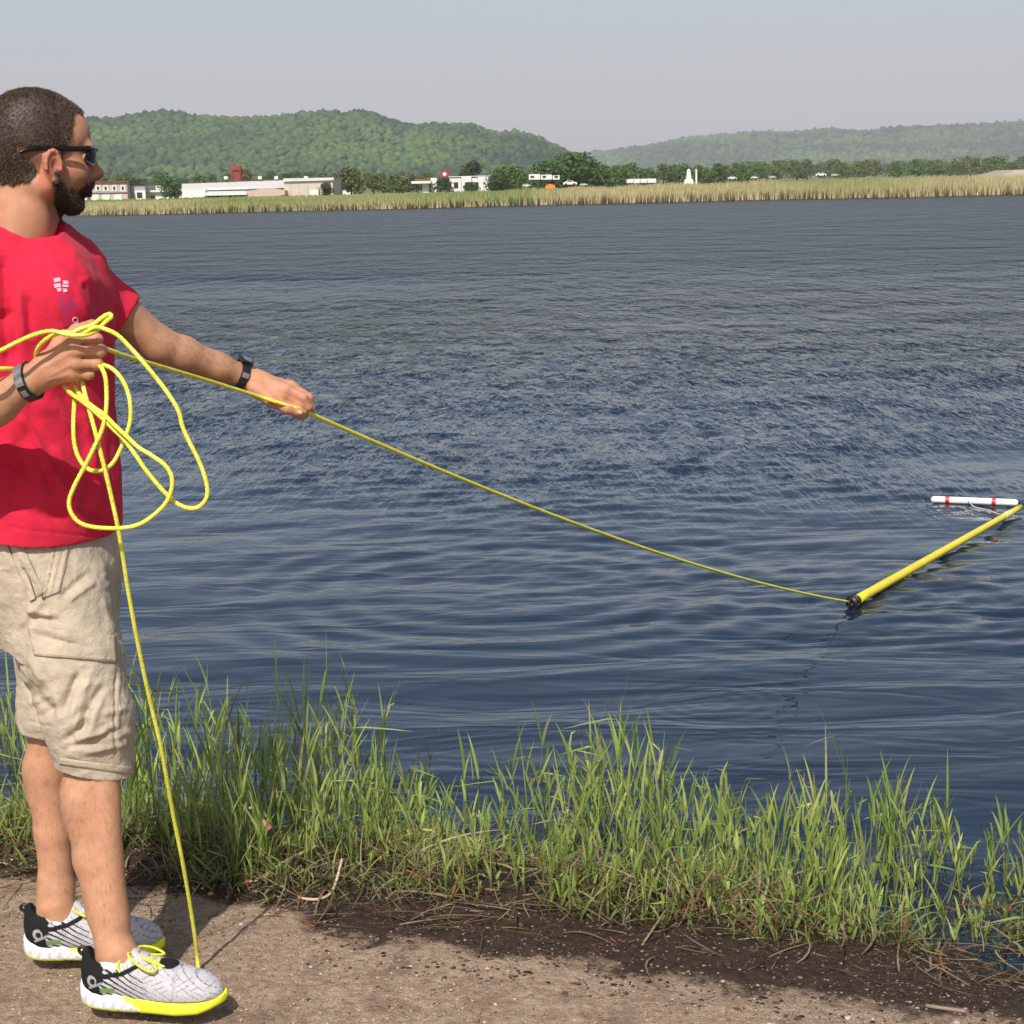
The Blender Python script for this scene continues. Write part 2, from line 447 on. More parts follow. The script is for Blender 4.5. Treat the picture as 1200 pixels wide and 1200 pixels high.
def forest(name, XYZ, count, rad, px_lo, px_hi, seed, subset_ico=(IV1, IF1)):
    X, Y, Z = XYZ; r = np.random.default_rng(seed)
    n, m = X.shape; xs = X[:, 0]
    Vo, Fo, Co = [], [], []
    bv, bf = subset_ico
    D = Y.mean()
    x0 = W(px_lo, 200, D)[0]; x1 = W(px_hi, 200, D)[0]
    xx = r.uniform(x0, x1, count); sv = r.uniform(.02, .62, count) ** 1.0
    u = np.interp(xx, xs, np.arange(n)); v = sv * (m - 1)
    i = np.clip(u.astype(int), 0, n - 2); j = np.clip(v.astype(int), 0, m - 2); fu = u - i; fv = v - j
    def bil(A): return (A[i, j]*(1-fu)*(1-fv) + A[i+1, j]*fu*(1-fv) + A[i, j+1]*(1-fu)*fv + A[i+1, j+1]*fu*fv)
    y = bil(Y); z = bil(Z)
    rr = rad * (.45 + 1.15 * r.uniform(0, 1, count) ** 1.6)
    sh = r.uniform(.6, 1.25, (count, len(bv))).astype(np.float32)
    V = bv[None] * rr[:, None, None] * sh[:, :, None] * np.array([1, 1, .85])
    V = V + np.stack([xx, y, z + rr * .35], -1)[:, None]
    tone = r.uniform(0, 1, count)
    patch = fbm(np.stack([xx, y, xx * 0], -1), 1 / 120., 3, seed)
    tone = np.clip(tone * .65 + .25 + patch * .75, 0, 1.3)
    C = np.array([.016, .040, .018]) * (1 - tone[:, None]) + np.array([.062, .115, .032]) * tone[:, None]
    C = np.repeat(C[:, None], len(bv), 1)
    F = bf[None] + (np.arange(count) * len(bv))[:, None, None]
    o = mesh_obj(name, V.reshape(-1, 3), F.reshape(-1, 3), forest_m, col=C.reshape(-1, 3))
    tag(o, kind='stuff')
    return o
HL = hills('wooded_hills', LEFT_R, 1500, 380, -900, 1000, 11)
HR = hills('distant_hills', RIGHT_R, 3400, 700, 300, 2400, 23)
o = forest('hillside_forest', HL, 14500, 3.1, -300, 760, 5)
tag(o, 'dense green deciduous forest covering the nearer hills on the left', 'forest')
o = forest('distant_forest', HR, 7500, 5.6, 560, 1260, 6)
tag(o, 'hazy green forest covering the long distant ridge on the right', 'forest')

# haze: one even body of air round everything
hz = MB().box((-9500, -300, -2.2), (9500, 11000, 420))
th = NT('summer_haze')
pv = th.node('ShaderNodeVolumePrincipled')
pv.inputs['Color'].default_value = (.94, .93, 1.0, 1)
pv.inputs['Density'].default_value = 1.9e-4
pv.inputs['Anisotropy'].default_value = 0.0
th.l.new(pv.outputs[0], th.out.inputs['Volume'])
tag(hz.build('haze', th.m), 'pale summer haze in the air over the lake and hills', 'haze', kind='stuff')
# ------------------------------------------------------------------ far shore: reeds, trees, buildings
leafy_m = colmat('tree_leaves', .8, 0, 10, .3, 3, .2, transl=.25)
bark_m = simple('tree_bark', (.075, .055, .04), .9, .3, 6, .02, 20)
def crown_geo(w, hgt, n, leaf, seed, c0, c1, clumps=14):
    """leaf sized faces spread through overlapping clumps; ground at z=0"""
    r = np.random.default_rng(seed)
    cl = []
    for k in range(clumps):
        a = r.uniform(0, 2 * math.pi); q = r.uniform(0, 1) ** .6; zz = r.uniform(.22, .92)
        wid = math.sin(math.pi * min(1, max(.05, zz * .95 + .08))) ** .6
        cl.append((math.cos(a) * q * w * .36 * wid, math.sin(a) * q * w * .36 * wid, zz * hgt, r.uniform(.16, .26) * w, r.uniform(.4, 1)))
    cl.append((0, 0, hgt * .8, w * .2, .8)); cl.append((0, 0, hgt * .5, w * .3, .5))
    k = r.integers(0, len(cl), n); cl = np.array(cl)[k]
    d = r.normal(size=(n, 3)); d /= np.linalg.norm(d, axis=1)[:, None]
    rad = r.uniform(.55, 1.0, n) ** .5
    c = cl[:, :3] + d * (cl[:, 3] * rad)[:, None] * np.array([1, 1, .8])
    c[:, 2] = np.clip(c[:, 2], .04 * hgt, hgt * 1.02)
    nn = d + .6 * r.normal(size=(n, 3)); nn /= np.linalg.norm(nn, axis=1)[:, None]
    a = np.cross(nn, [0, 0, 1.0]); a /= np.linalg.norm(a, axis=1)[:, None] + 1e-9; b = np.cross(nn, a)
    s = (leaf * r.uniform(.6, 1.4, n))[:, None]
    V = np.stack([c - a * s, c - b * s * .8, c + a * s, c + b * s * .8], 1).reshape(-1, 3)
    F = np.arange(4 * n).reshape(-1, 4)
    tone = np.clip(cl[:, 4] * .6 + r.uniform(0, .4, n), 0, 1)
    C = np.array(c0) * (1 - tone[:, None]) + np.array(c1) * tone[:, None]
    return V, F, np.repeat(C, 4, 0)
_tree_cache = {}
def tree(name, px, base_py, top_py, wpx, D, kind, label, group=None, n=900):
    """kind: index of palette"""
    P = W(px, base_py, D); P[2] = LAND_Z - .05
    top = W(px, top_py, D)[2]
    s = D / FPX
    w = wpx * s; hgt = top - P[2]
    pal = [((.032, .070, .018), (.095, .165, .036)), ((.060, .090, .026), (.17, .20, .06)), ((.045, .090, .020), (.13, .20, .042)), ((.022, .048, .016), (.065, .11, .032)), ((.10, .09, .035), (.19, .17, .07))]
    key = (kind, round(w / hgt, 1), n)
    root = empty(name, P)
    if key not in _tree_cache:
        V, F, C = crown_geo(round(w / hgt, 1), 1.0, n, .045 * max(.6, min(1.3, round(w / hgt, 1))), 40 + len(_tree_cache), *pal[kind], clumps=12 + int(8 * w / hgt))
        co = mesh_obj('crown', V, F, leafy_m, root, smooth=False, col=C, world_space=False)
        mb = MB(); mb.tube([(0, 0, -.02), (.01, 0, .25), (-.01, .01, .5), (0, 0, .75)], [.035, .028, .018, .006], 7)
        for k in range(5):
            a = k * 2.4; mb.tube([(0, 0, .3 + .07 * k), (math.cos(a) * .12 * w / hgt, math.sin(a) * .12 * w / hgt, .5 + .06 * k), (math.cos(a) * .25 * w / hgt, math.sin(a) * .25 * w / hgt, .62 + .06 * k)], [.012, .008, .003], 5)
        tr = mb.build('trunk', bark_m, root, world_space=False)
        _tree_cache[key] = (co.data, tr.data)
    else:
        for nm, me in zip(('crown', 'trunk'), _tree_cache[key]):
            o = bpy.data.objects.new(nm, me); COL.objects.link(o); o.parent = root
    root.scale = (hgt, hgt, hgt); root.rotation_euler = (0, 0, random.uniform(0, 6.28))
    tag(root, label, 'tree', group)
    return root

# reeds along the far waterline (nobody could count the blades)
reed_m = colmat('reed_blades', .85, 0, 10, .15, 2, .15, transl=.2)
def reeds(n, x0, x1, seed):
    r = np.random.default_rng(seed)
    x = r.uniform(x0, x1, n); sy = r.uniform(0, 1, n) ** 1.3 * 9
    tall = np.interp(x, [-45, -30, -8, 3, 18, 40], [.55, .60, .66, .86, 1.02, 1.08])
    clump = fbm(np.stack([x, sy * .3, 0 * x], -1), .5, 3, 3)
    h = tall * r.uniform(.55, 1.08, n) * (1 + .18 * clump)
    h *= np.where(sy < 1.5, r.uniform(.35, 1, n), 1)
    y = shore_y(x) + sy + .1; z0 = WATER_Z + .02 + .25 * sstep(0, 3, sy)
    w = r.uniform(.02, .05, n); lean = r.normal(0, .09, n) * h; lean2 = r.normal(0, .06, n) * h
    B = np.stack([x, y, z0], -1); ang = r.uniform(-.9, .9, n); A = np.stack([np.cos(ang), np.sin(ang), 0 * x], -1) * w[:, None]
    Mid = B + np.stack([lean * .4, lean2 * .4, h * .55], -1); T = B + np.stack([lean, lean2, h], -1)
    V = np.stack([B - A, B + A, Mid + A * .9, Mid - A * .9, T + A * .15, T - A * .15], 1).reshape(-1, 3)
    b = (np.arange(n) * 6)[:, None]
    F = np.concatenate([b + np.array([0, 1, 2, 3]), b + np.array([3, 2, 4, 5])], 0)
    green = np.clip(.5 + .9 * fbm(np.stack([x, 0 * x, 0 * x], -1), .12, 3, 8) + r.normal(0, .28, n), 0, 1)
    green = np.where(x < 2, green * 1.2, green * .6); green = np.clip(green, 0, 1)
    tan0 = np.array([.44, .33, .18]); tan1 = np.array([.62, .50, .30]); g = np.array([.16, .24, .06]); gy = np.array([.42, .38, .19])
    q = r.uniform(0, 1, n)[:, None]
    low = tan0 * q + tan1 * (1 - q); up = (gy * (1 - green[:, None]) + g * green[:, None])
    dk = (sy < .5)[:, None] & (r.uniform(0, 1, (n, 1)) < .55)
    low = np.where(dk, np.array([.07, .05, .035]), low)
    mid = low * .65 + up * .35
    C = np.stack([low, low, mid, mid, up, up], 1).reshape(-1, 3)
    return V, F, C
V, F, C = reeds(60000, -62, 56, 2)
tag(mesh_obj('reeds', V, F, reed_m, smooth=False, col=C), 'tan and green reeds lining the far waterline of the lake', 'reeds', kind='stuff')
# meadow grass behind the reeds, in tufts
r = np.random.default_rng(12); n = 22000
d = r.uniform(9, 95, n); x = r.uniform(-.34, .36, n) * (125 + d); y = shore_y(x) + d
hgt = r.uniform(.15, .45, n); w = r.uniform(.12, .35, n)
B = np.stack([x, y, LAND_Z + 0 * x - .05], -1); A = np.stack([w, 0 * w, 0 * w], -1)
V = np.stack([B - A, B + A, B + A * .6 + np.array([0, 0, 1]) * hgt[:, None], B - A * .5 + np.array([0, 0, 1]) * hgt[:, None] * .8], 1).reshape(-1, 3)
gg = np.clip(.5 + 1.0 * fbm(np.stack([x, y * .3, 0 * x], -1), .05, 3, 4) + .15 * r.normal(size=n) - .012 * (x + 5), 0, 1)[:, None]
C = np.repeat(np.array([.36, .30, .15]) * (1 - gg) + np.array([.16, .25, .055]) * gg, 4, 0)
tag(mesh_obj('meadow_grass', V, np.arange(4 * n).reshape(-1, 4), reed_m, smooth=False, col=C), 'low green and straw meadow grass between the reeds and buildings', 'grass', kind='stuff')

white_w = simple('white_siding', (.66, .65, .61), .6, .06, .8)
beige_w = simple('beige_siding', (.52, .45, .38), .7, .07, .6)
pink_w = simple('pinkish_render', (.50, .37, .31), .75, .1, .7)
grey_w = simple('grey_cladding', (.30, .30, .30), .7, .12, .8)
red_r = simple('dark_red_roof', (.16, .045, .035), .7, .15, .8)
red_t = simple('red_metal', (.26, .035, .030), .55, .2, 1.5)
metal_r = simple('pale_metal_roof', (.62, .60, .56), .45, .06, .5)
dark_g = simple('dark_opening', (.02, .02, .022), .4, .2, 1)
orange_m = simple('orange_paint', (.75, .22, .02), .45, .1, 2)
tan_r = simple('tan_road_dust', (.34, .28, .21), .9, .1, .2)
def bpart(name, mat, parent, boxes, D=None):
    mb = MB()
    for b in boxes: mb.box(*b)
    return mb.build(name, mat, parent)
def rect(px0, py0, px1, py1, D, dep, off=0.0, ground=False):
    """a block of depth dep whose front stands at distance D and spans these sight lines"""
    a = W((px0 + px1) / 2, py1, D - off); b = W((px0 + px1) / 2, py0, D - off)
    x0 = W(px0, 220, D - off)[0]; x1 = W(px1, 220, D - off)[0]
    z0 = LAND_Z - .1 if ground else a[2]
    return ((x0, D - off, z0), (x1, D - off + dep, b[2]))
DB = 236.0
def bld(name, px, label, cat='building', group=None, D=DB):
    P = W(px, 230, D); P[2] = LAND_Z - .1
    return tag(empty(name, P), label, cat, group)
# pinkish two storey block left
b = bld('apartment_house', 120, 'pinkish two storey building with white window panels beside the man\'s face')
bpart('wall', pink_w, b, [rect(84, 214, 149, 238, DB, 9, 0, True)])
bpart('roof', red_r, b, [rect(82, 212.5, 151, 214, DB, 9.6, .3)])
bpart('floor_band', grey_w, b, [rect(84, 224.6, 149.5, 226, DB, .3, .2)])
for x in (88, 99, 112, 121, 131, 141):
    f = bpart('window', white_w, b, [rect(x, 217, x + 6, 224, DB, .1, .12)])
    bpart('pane', dark_g, f, [rect(x + 1.5, 218.5, x + 4, 222.5, DB, .05, .16)])
for x in (92, 106, 119, 133):
    bpart('panel', white_w, b, [rect(x, 228, x + 9, 236.5, DB, .1, .12)])
bpart('door', red_t, b, [rect(102, 229, 105, 237, DB, .1, .12)])
b = bld('garage_block', 162, 'grey flat roofed block with a white framed dark window')
bpart('wall', grey_w, b, [rect(149.5, 216, 170, 237, DB + 2, 7, 0, True)])
f = bpart('window', white_w, b, [rect(157, 223, 170, 235, DB + 2, .2, .3)])
bpart('pane', dark_g, f, [rect(160, 225.5, 166, 232, DB + 2, .1, .36)])
bpart('roof', dark_g, b, [rect(149, 215, 171, 216.6, DB + 2, 7.4, .2)])
b = bld('white_shed', 188, 'long low white shed with a sloping roof behind the bushy tree')
bpart('wall', white_w, b, [rect(166, 225, 214, 236, DB + 4, 6, 0, True)])
bpart('roof', metal_r, b, [rect(164, 222.5, 216, 225, DB + 4, 7, .5)])
bpart('upper_wall', white_w, b, [rect(175, 217.5, 200, 222.5, DB + 8, 3)])
bpart('door', dark_g, b, [rect(176, 229, 181, 236, DB + 4, .1, .1)])
# long warehouse
b = bld('warehouse', 300, 'long low beige warehouse with a pale roof and dark loading canopy')
bpart('wall', beige_w, b, [rect(333, 210.5, 390, 233, DB, 14, 0, True)])
bpart('rear_wall', beige_w, b, [rect(213, 219.5, 333, 233, DB + 3, 12, 0, True)])
def quad_roof(name, mat, parent, pts, th=.25):
    P = np.array(pts); mb = MB(); V = np.concatenate([P, P - [0, 0, th]]); 
    mb.add(V, [(0, 1, 2, 3), (7, 6, 5, 4), (0, 4, 5, 1), (1, 5, 6, 2), (2, 6, 7, 3), (3, 7, 4, 0)]); return mb.build(name, mat, parent)
quad_roof('roof', metal_r, b, [W(213, 221.5, DB + 2.5), W(334, 218.0, DB + 2.5), W(334, 211, DB + 13), W(213, 215.5, DB + 13)])
quad_roof('roof', metal_r, b, [W(332, 210.6, DB - .3), W(391, 208.8, DB - .3), W(391, 208, DB + 14), W(332, 209, DB + 14)])
for x in range(215, 385, 13):
    yv = 216 - (x - 215) * .04
    bpart('roof_ridge', red_r, b, [rect(x, yv - 2.0, x + 12, yv - .9, DB + 14, .6)])
for x in (263, 303, 322, 357):
    bpart('roof_vent', metal_r, b, [rect(x, 206.5, x + 4, 210, DB + 12, .8)])
bpart('front_wall', white_w, b, [rect(213, 222.5, 240, 233, DB - 1, 3, 0, True)])
quad_roof('canopy', white_w, b, [W(238, 227.2, DB - 4), W(289, 226, DB - 4), W(291, 223.5, DB + 3), W(240, 224.2, DB + 3)])
bpart('loading_bay', dark_g, b, [rect(240, 226.5, 288, 233, DB + 2.7, .2, 0)])
for x in (246, 262, 275): bpart('door', white_w, b, [rect(x, 228.5, x + 6, 233, DB + 2.5, .2)])
for x in (240, 256, 272, 287): bpart('post', white_w, b, [rect(x, 227, x + .8, 233, DB - 3.5, .1)])
g = MB(); x0 = W(288, 232, DB - 3)[0]; x1 = W(334, 232, DB - 3)[0]; zt = W(312, 220.2, DB - 3)[2]; ze = W(290, 224, DB - 3)[2]; zb = LAND_Z - .1
g.add([(x0, DB-3, zb), (x1, DB-3, zb), (x1, DB-3, ze), ((x0*.45+x1*.55), DB-3, zt), (x0, DB-3, ze), (x0, DB-.1, zb), (x1, DB-.1, zb), (x1, DB-.1, ze), ((x0*.45+x1*.55), DB-.1, zt), (x0, DB-.1, ze)],
      [(0,1,2,3,4), (9,8,7,6,5), (0,5,6,1), (1,6,7,2), (2,7,8,3), (3,8,9,4), (4,9,5,0)])
g.build('gable_annex', pink_w, b)
bpart('door', dark_g, b, [rect(329, 228.5, 337, 231.5, DB - 3, .1, .3)])
for i in range(5):
    bpart('wall_rib', beige_w, b, [rect(340 + i * 10, 211.5, 340.6 + i * 10, 231, DB, .1, .08)])
for x, w_, lb in ((363, 10, 'white box trailer parked against the right end of the warehouse'), (376, 10, 'small grey trailer beside the dark bush at the warehouse corner')):
    q = bld('box_trailer', x + 4, lb, 'trailer')
    bpart('body', white_w if w_ == 10 and x == 363 else grey_w, q, [rect(x, 222, x + w_, 228.6, DB - 2, 2.2, 1)])
    for k in (2, 6.5):
        c = W(x + k, 229.3, DB - 3); mb = MB(); mb.tube([c + [0, 0, 0], c + [0, .3, 0]], .12, 10); mb.build('wheel', dark_g, q)
# red tower
b = bld('red_silo_tower', 279, 'narrow dark red metal tower rising behind the warehouse roof', 'tower')
c0 = W(279, 230, DB + 22); c0[2] = LAND_Z - .1
z1 = W(279, 195, DB + 22)[2]
mb = MB()
for sx in (-1, 1):
    for sy in (-1, 1): mb.tube([c0 + [sx * .62, sy * .6, 0], [c0[0] + sx * .5, c0[1] + sy * .5, z1]], .14, 6)
mb.build('leg', red_t, b)
bpart('shaft', red_t, b, [((c0[0]-.55, c0[1]-.5, c0[2]), (c0[0]+.55, c0[1]+.5, z1 - .3))])
bpart('head', red_t, b, [((c0[0]-.85, c0[1]-.7, z1 - .55), (c0[0]+.65, c0[1]+.7, z1))])
mb = MB(); mb.tube([(c0[0]-.2, c0[1], z1), (c0[0]-.2, c0[1], z1 + .35)], .12, 8); mb.build('vent_pipe', red_t, b)
# cottage behind olive tree
b = bld('white_cottage', 402, 'small white house half hidden by the olive green tree')
bpart('wall', white_w, b, [rect(391, 217.5, 414, 226, DB + 30, 6, 0, True)]); bpart('roof', metal_r, b, [rect(390, 216, 415, 217.6, DB + 30, 7, .4)])
bpart('window', dark_g, b, [rect(398, 219.5, 401, 222.5, DB + 30, .1, .1)]); bpart('window', dark_g, b, [rect(406, 219.5, 409, 222.5, DB + 30, .1, .1)])
# service station like white group
b = bld('canopy_shop', 495, 'white shop with a flat canopy on a pillar and a red roof')
bpart('canopy', white_w, b, [rect(482, 212.2, 505, 215, DB + 10, 6, 2)]); bpart('pillar', white_w, b, [rect(495, 215, 502, 225, DB + 10, 2, 1, True)])
bpart('roof', red_r, b, [rect(486, 209.5, 512, 212, DB + 14, 5)]); bpart('wall', white_w, b, [rect(505, 208.5, 512, 222, DB + 12, 5, 0, True)])
b = bld('white_motel', 550, 'row of white low buildings left of the dense green trees')
for a_, c_, t_ in ((527, 541, 209), (541, 553, 207), (553, 560, 208.6), (560, 574, 207.2)):
    bpart('wall', white_w, b, [rect(a_, t_, c_ - .4, 222, DB + 14 + (c_ % 3), 6, 0, True)])
for a_ in (545, 556, 532): bpart('door', dark_g, b, [rect(a_, 213.5, a_ + 5, 221, DB + 11, .1, 0)])
bpart('roof', metal_r, b, [rect(526, 206.3, 575, 207, DB + 17, 4)])
b = bld('round_red_sign', 521, 'round red sign on a pole above the white shop', 'sign')
c = W(521, 204, DB + 8); mb = MB(); mb.tube([c, c + [0, .25, 0]], .62, 20); mb.build('sign_disc', red_t, b)
mb = MB(); mb.tube([c + [0, -.03, 0], c + [0, 0.02, 0]], .26, 16); mb.build('emblem', white_w, b)
mb = MB(); mb.tube([(c[0], c[1] + .12, LAND_Z - .1), (c[0], c[1] + .12, c[2] - .5)], .07, 8); mb.build('post', grey_w, b)
# motor homes
for k, (x0_, x1_, lb) in enumerate(((620, 633, 'leftmost white camper standing before the tall grey green trees'), (634, 647, 'middle white camper above the orange barrier'), (648, 656, 'smallest white camper at the foot of the tall trees'))):
    q = bld('camper_van', (x0_ + x1_) / 2, lb, 'camper', 'campers by the tall trees')
    bpart('body', white_w, q, [rect(x0_, 204 + k * .7, x1_, 210.5, DB + 6, 2.5)])
    bpart('window', dark_g, q, [rect(x0_ + 2, 206, x0_ + 6, 208, DB + 6, .05, .08)])
    for kk in (3, 9):
        if x0_ + kk < x1_:
            c = W(x0_ + kk, 212, DB + 6); mb = MB(); mb.tube([c, c + [0, .3, 0]], .2, 10); mb.build('wheel', dark_g, q)
q = bld('road_barrier', 645, 'bright orange barrier standing on the meadow edge', 'barrier')
bpart('barrier_body', orange_m, q, [rect(639.5, 217, 650.5, 221.5, DB - 60, .5, 0)])
bpart('cap', orange_m, q, [rect(642, 215.8, 648, 217, DB - 60, .4, 0)])
bpart('foot', dark_g, q, [rect(640, 221.5, 642, 223, DB - 60, .5, 0)])
bpart('foot', dark_g, q, [rect(648, 221.5, 650, 223, DB - 60, .5, 0)])
def car(px, py, wpx, D, label, mat, group='parked cars beyond the meadow'):
    q = bld('parked_car', px, label, 'car', group, D)
    L = wpx * D / FPX; c = W(px, py, D); z = c[2]; x = c[0]; H = L * .32
    mb = MB()
    prof = [(-.5, .08), (.5, .08), (.5, .2), (.44, .24), (.28, .26), (.16, .36), (-.2, .37), (-.34, .26), (-.48, .24), (-.5, .16)]
    n = len(prof); V = [(x + a * L, D + s * L * .2, z + b_ * L) for s in (-1, 1) for a, b_ in prof]
    mb.add(V, [tuple(range(n)), tuple(range(2*n-1, n-1, -1))] + [(i, i+n, (i+1) % n + n, (i+1) % n) for i in range(n)])
    mb.build('body', mat, q)
    mb = MB(); mb.box((x - .2*L, D - .203*L, z + .27*L), (x + .13*L, D - .2*L, z + .34*L)); mb.build('window', dark_g, q)
    for a in (-.3, .3):
        m2 = MB(); m2.tube([(x + a*L, D - .21*L, z + .09*L), (x + a*L, D - .12*L, z + .09*L)], .09*L, 12); m2.build('wheel', dark_g, q)
silver = simple('silver_paint', (.6, .6, .6), .3, .05, 3, metal=.3)
car(617, 219, 9, DB - 30, 'small white car left of the orange barrier', white_w)
car(668, 217.5, 16, DB - 20, 'white car right of the orange barrier', white_w)
car(684, 218, 9, DB - 22, 'silver car below the tallest far trees', silver)
car(858, 210.5, 10, DB + 40, 'white car just right of the white tower', white_w)
car(884, 209.5, 8, DB + 40, 'left white car of the pair in the meadow right of centre', white_w)
car(905, 209, 8, DB + 40, 'right white car of the pair in the meadow right of centre', silver)
car(962, 206.8, 12, DB + 40, 'white car before the right treeline', white_w)
car(978, 206.6, 8, DB + 40, 'silver car before the right treeline', silver)
car(1101, 204, 12, DB + 20, 'black car near the tan road at far right', dark_g)
q = bld('long_trailer', 752, 'long white trailer parked on the meadow before the trees', 'trailer')
bpart('body', white_w, q, [rect(735, 209.5, 769, 214.3, DB + 5, 2.4)])
for x in (742, 750, 758): bpart('rib', grey_w, q, [rect(x, 210, x + .7, 214, DB + 5, .05, .08)])
for x in (738, 741, 762, 766):
    c = W(x, 215, DB + 5); mb = MB(); mb.tube([c, c + [0, .3, 0]], .12, 10); mb.build('wheel', dark_g, q)
c = W(748, 204, DB + 8); mb = MB(); mb.tube([(c[0], c[1], LAND_Z - .1), c], .04, 6); o = mb.build('light_pole', grey_w); tag(o, 'thin pole standing behind the long white trailer', 'pole')
q = bld('white_monument', 807, 'white tapering tower on a stepped base beyond the reeds', 'monument')
def taper(name, mat, parent, px, w0, w1, py0, py1, D):
    a = W(px, py0, D); b_ = W(px, py1, D); s = D / FPX
    mb = MB(); V = []
    for c_, w_ in ((a, w0), (b_, w1)):
        hw = w_ * s / 2
        V += [(c_[0]-hw, D-hw, c_[2]), (c_[0]+hw, D-hw, c_[2]), (c_[0]+hw, D+hw, c_[2]), (c_[0]-hw, D+hw, c_[2])]
    mb.add(V, [(0,3,2,1), (4,5,6,7), (0,1,5,4), (1,2,6,5), (2,3,7,6), (3,0,4,7)]); return mb.build(name, mat, parent)
taper('base', white_w, q, 807, 11, 9, 216, 210, DB)
taper('shaft', white_w, q, 807, 6, 3.6, 210, 200.5, DB); taper('tip', white_w, q, 807, 4.6, 1, 200.5, 198, DB)
c = W(816, 198, DB); mb = MB(); mb.tube([(c[0], c[1], LAND_Z - .1), c], [.16, .13], 10); o = mb.build('white_post', white_w); tag(o, 'slim white post just right of the white tower', 'post')
c = W(1138, 186, DB + 60); q = bld('utility_pole', 1138, 'dark utility pole standing before the trees at far right', 'pole')
mb = MB(); mb.tube([(c[0], c[1], LAND_Z - .1), c], [.12, .08], 8); mb.build('post', bark_m, q)
bpart('crossarm', bark_m, q, [((c[0] - .7, c[1] - .06, c[2] - .5), (c[0] + .7, c[1] + .06, c[2] - .38))])
# tan road embankment far right
a = W(1128, 205.5, 190); e = W(1500, 203, 190)
mb = MB(); V = [(a[0], 188, LAND_Z - .2), (e[0], 188, LAND_Z - .2), (e[0], 191, a[2] + .55), (a[0] + 6, 191, a[2] + .45), (a[0] + 6, 199, a[2] + .45), (e[0], 199, a[2] + .55), (e[0], 202, LAND_Z - .2), (a[0], 202, LAND_Z - .2)]
mb.add(V, [(0,1,2,3), (3,2,5,4), (4,5,6,7), (0,3,4,7), (1,6,5,2)]); tag(mb.build('road_embankment', tan_r), kind='structure')
# trees one can tell apart
T = [
 (155, 236, 207, 15, DB + 6, 0, 'small dark green tree between the grey block and white shed'),
 (199, 236, 206, 27, DB - 8, 0, 'bushy dark green tree in front of the white shed'),
 (412, 233, 197, 44, DB + 15, 1, 'rounded olive green tree right of the warehouse'),
 (383, 231, 214, 18, DB - 4, 3, 'low dark bush at the right corner of the warehouse'),
 (291, 232, 197, 24, DB + 40, 4, 'brownish tree just right of the red tower'),
 (553, 225, 187, 30, DB + 40, 3, 'dark rounded tree rising behind the white buildings'),
 (672, 220, 180, 74, DB + 30, 0, 'tallest and widest tree group above the campers'),
 (642, 220, 190, 40, DB + 34, 0, 'broad green tree left of the tallest trees'),
 (700, 219, 188, 36, DB + 34, 2, 'lighter green tree at the right flank of the tallest trees'),
 (596, 223, 197, 52, DB + 12, 2, 'wide bright green tree right of the white motel row'),
 (520, 224, 209, 26, DB + 6, 3, 'dark clipped bush below the round red sign'),
 (552, 225, 214, 22, DB - 4, 3, 'small dark bush before the white motel row'),
 (585, 222, 205, 40, DB + 4, 3, 'low dark bush at the right end of the white motel row'),
]
for a_ in T: tree('bushy_tree', *a_, n=1400)
k = 0
for x in list(range(436, 486, 15)) + [465, 500, 470]:
    tree('hedge_tree', x + random.uniform(-4, 4), 229, 203 + random.uniform(-1, 6), random.uniform(24, 34), DB + 30 + random.uniform(-10, 15), random.choice([1, 2, 2]), 'mid green tree in the hedge between the olive tree and canopy shop', 'hedge trees left of the canopy shop')
for x in range(612, 740, 17):
    tree('bank_tree', x + random.uniform(-5, 5), 221, 196 + random.uniform(-3, 6), random.uniform(24, 36), DB + 60 + random.uniform(-20, 25), random.choice([0, 2, 2]), 'green tree in the row behind the campers and tall trees', 'trees behind the campers')
for x in range(722, 880, 9):
    tree('shore_tree', x + random.uniform(-5, 5), 216, 194 + random.uniform(-4, 5), random.uniform(18, 30), 330 + random.uniform(-20, 60), random.choice([0, 2, 1, 2]), 'green tree in the row behind the long trailer and white tower', 'trees behind the long trailer')
for x in range(862, 1330, 8):
    tree('far_tree', x + random.uniform(-5, 5), 210, 190.5 - (x - 870) * .012 + random.uniform(-4, 5), random.uniform(22, 36), 560 + random.uniform(-60, 160), random.choice([2, 2, 1, 1]), 'hazy green tree in the right treeline below the distant ridge', 'trees of the right treeline')
for x in range(-60, 470, 14):
    tree('valley_tree', x + random.uniform(-5, 5), 222, 205 + random.uniform(-4, 6) , random.uniform(18, 32), 420 + random.uniform(-40, 60), random.choice([0, 2, 0]), 'green tree at the foot of the wooded hills behind the warehouse', 'trees at the foot of the hills')
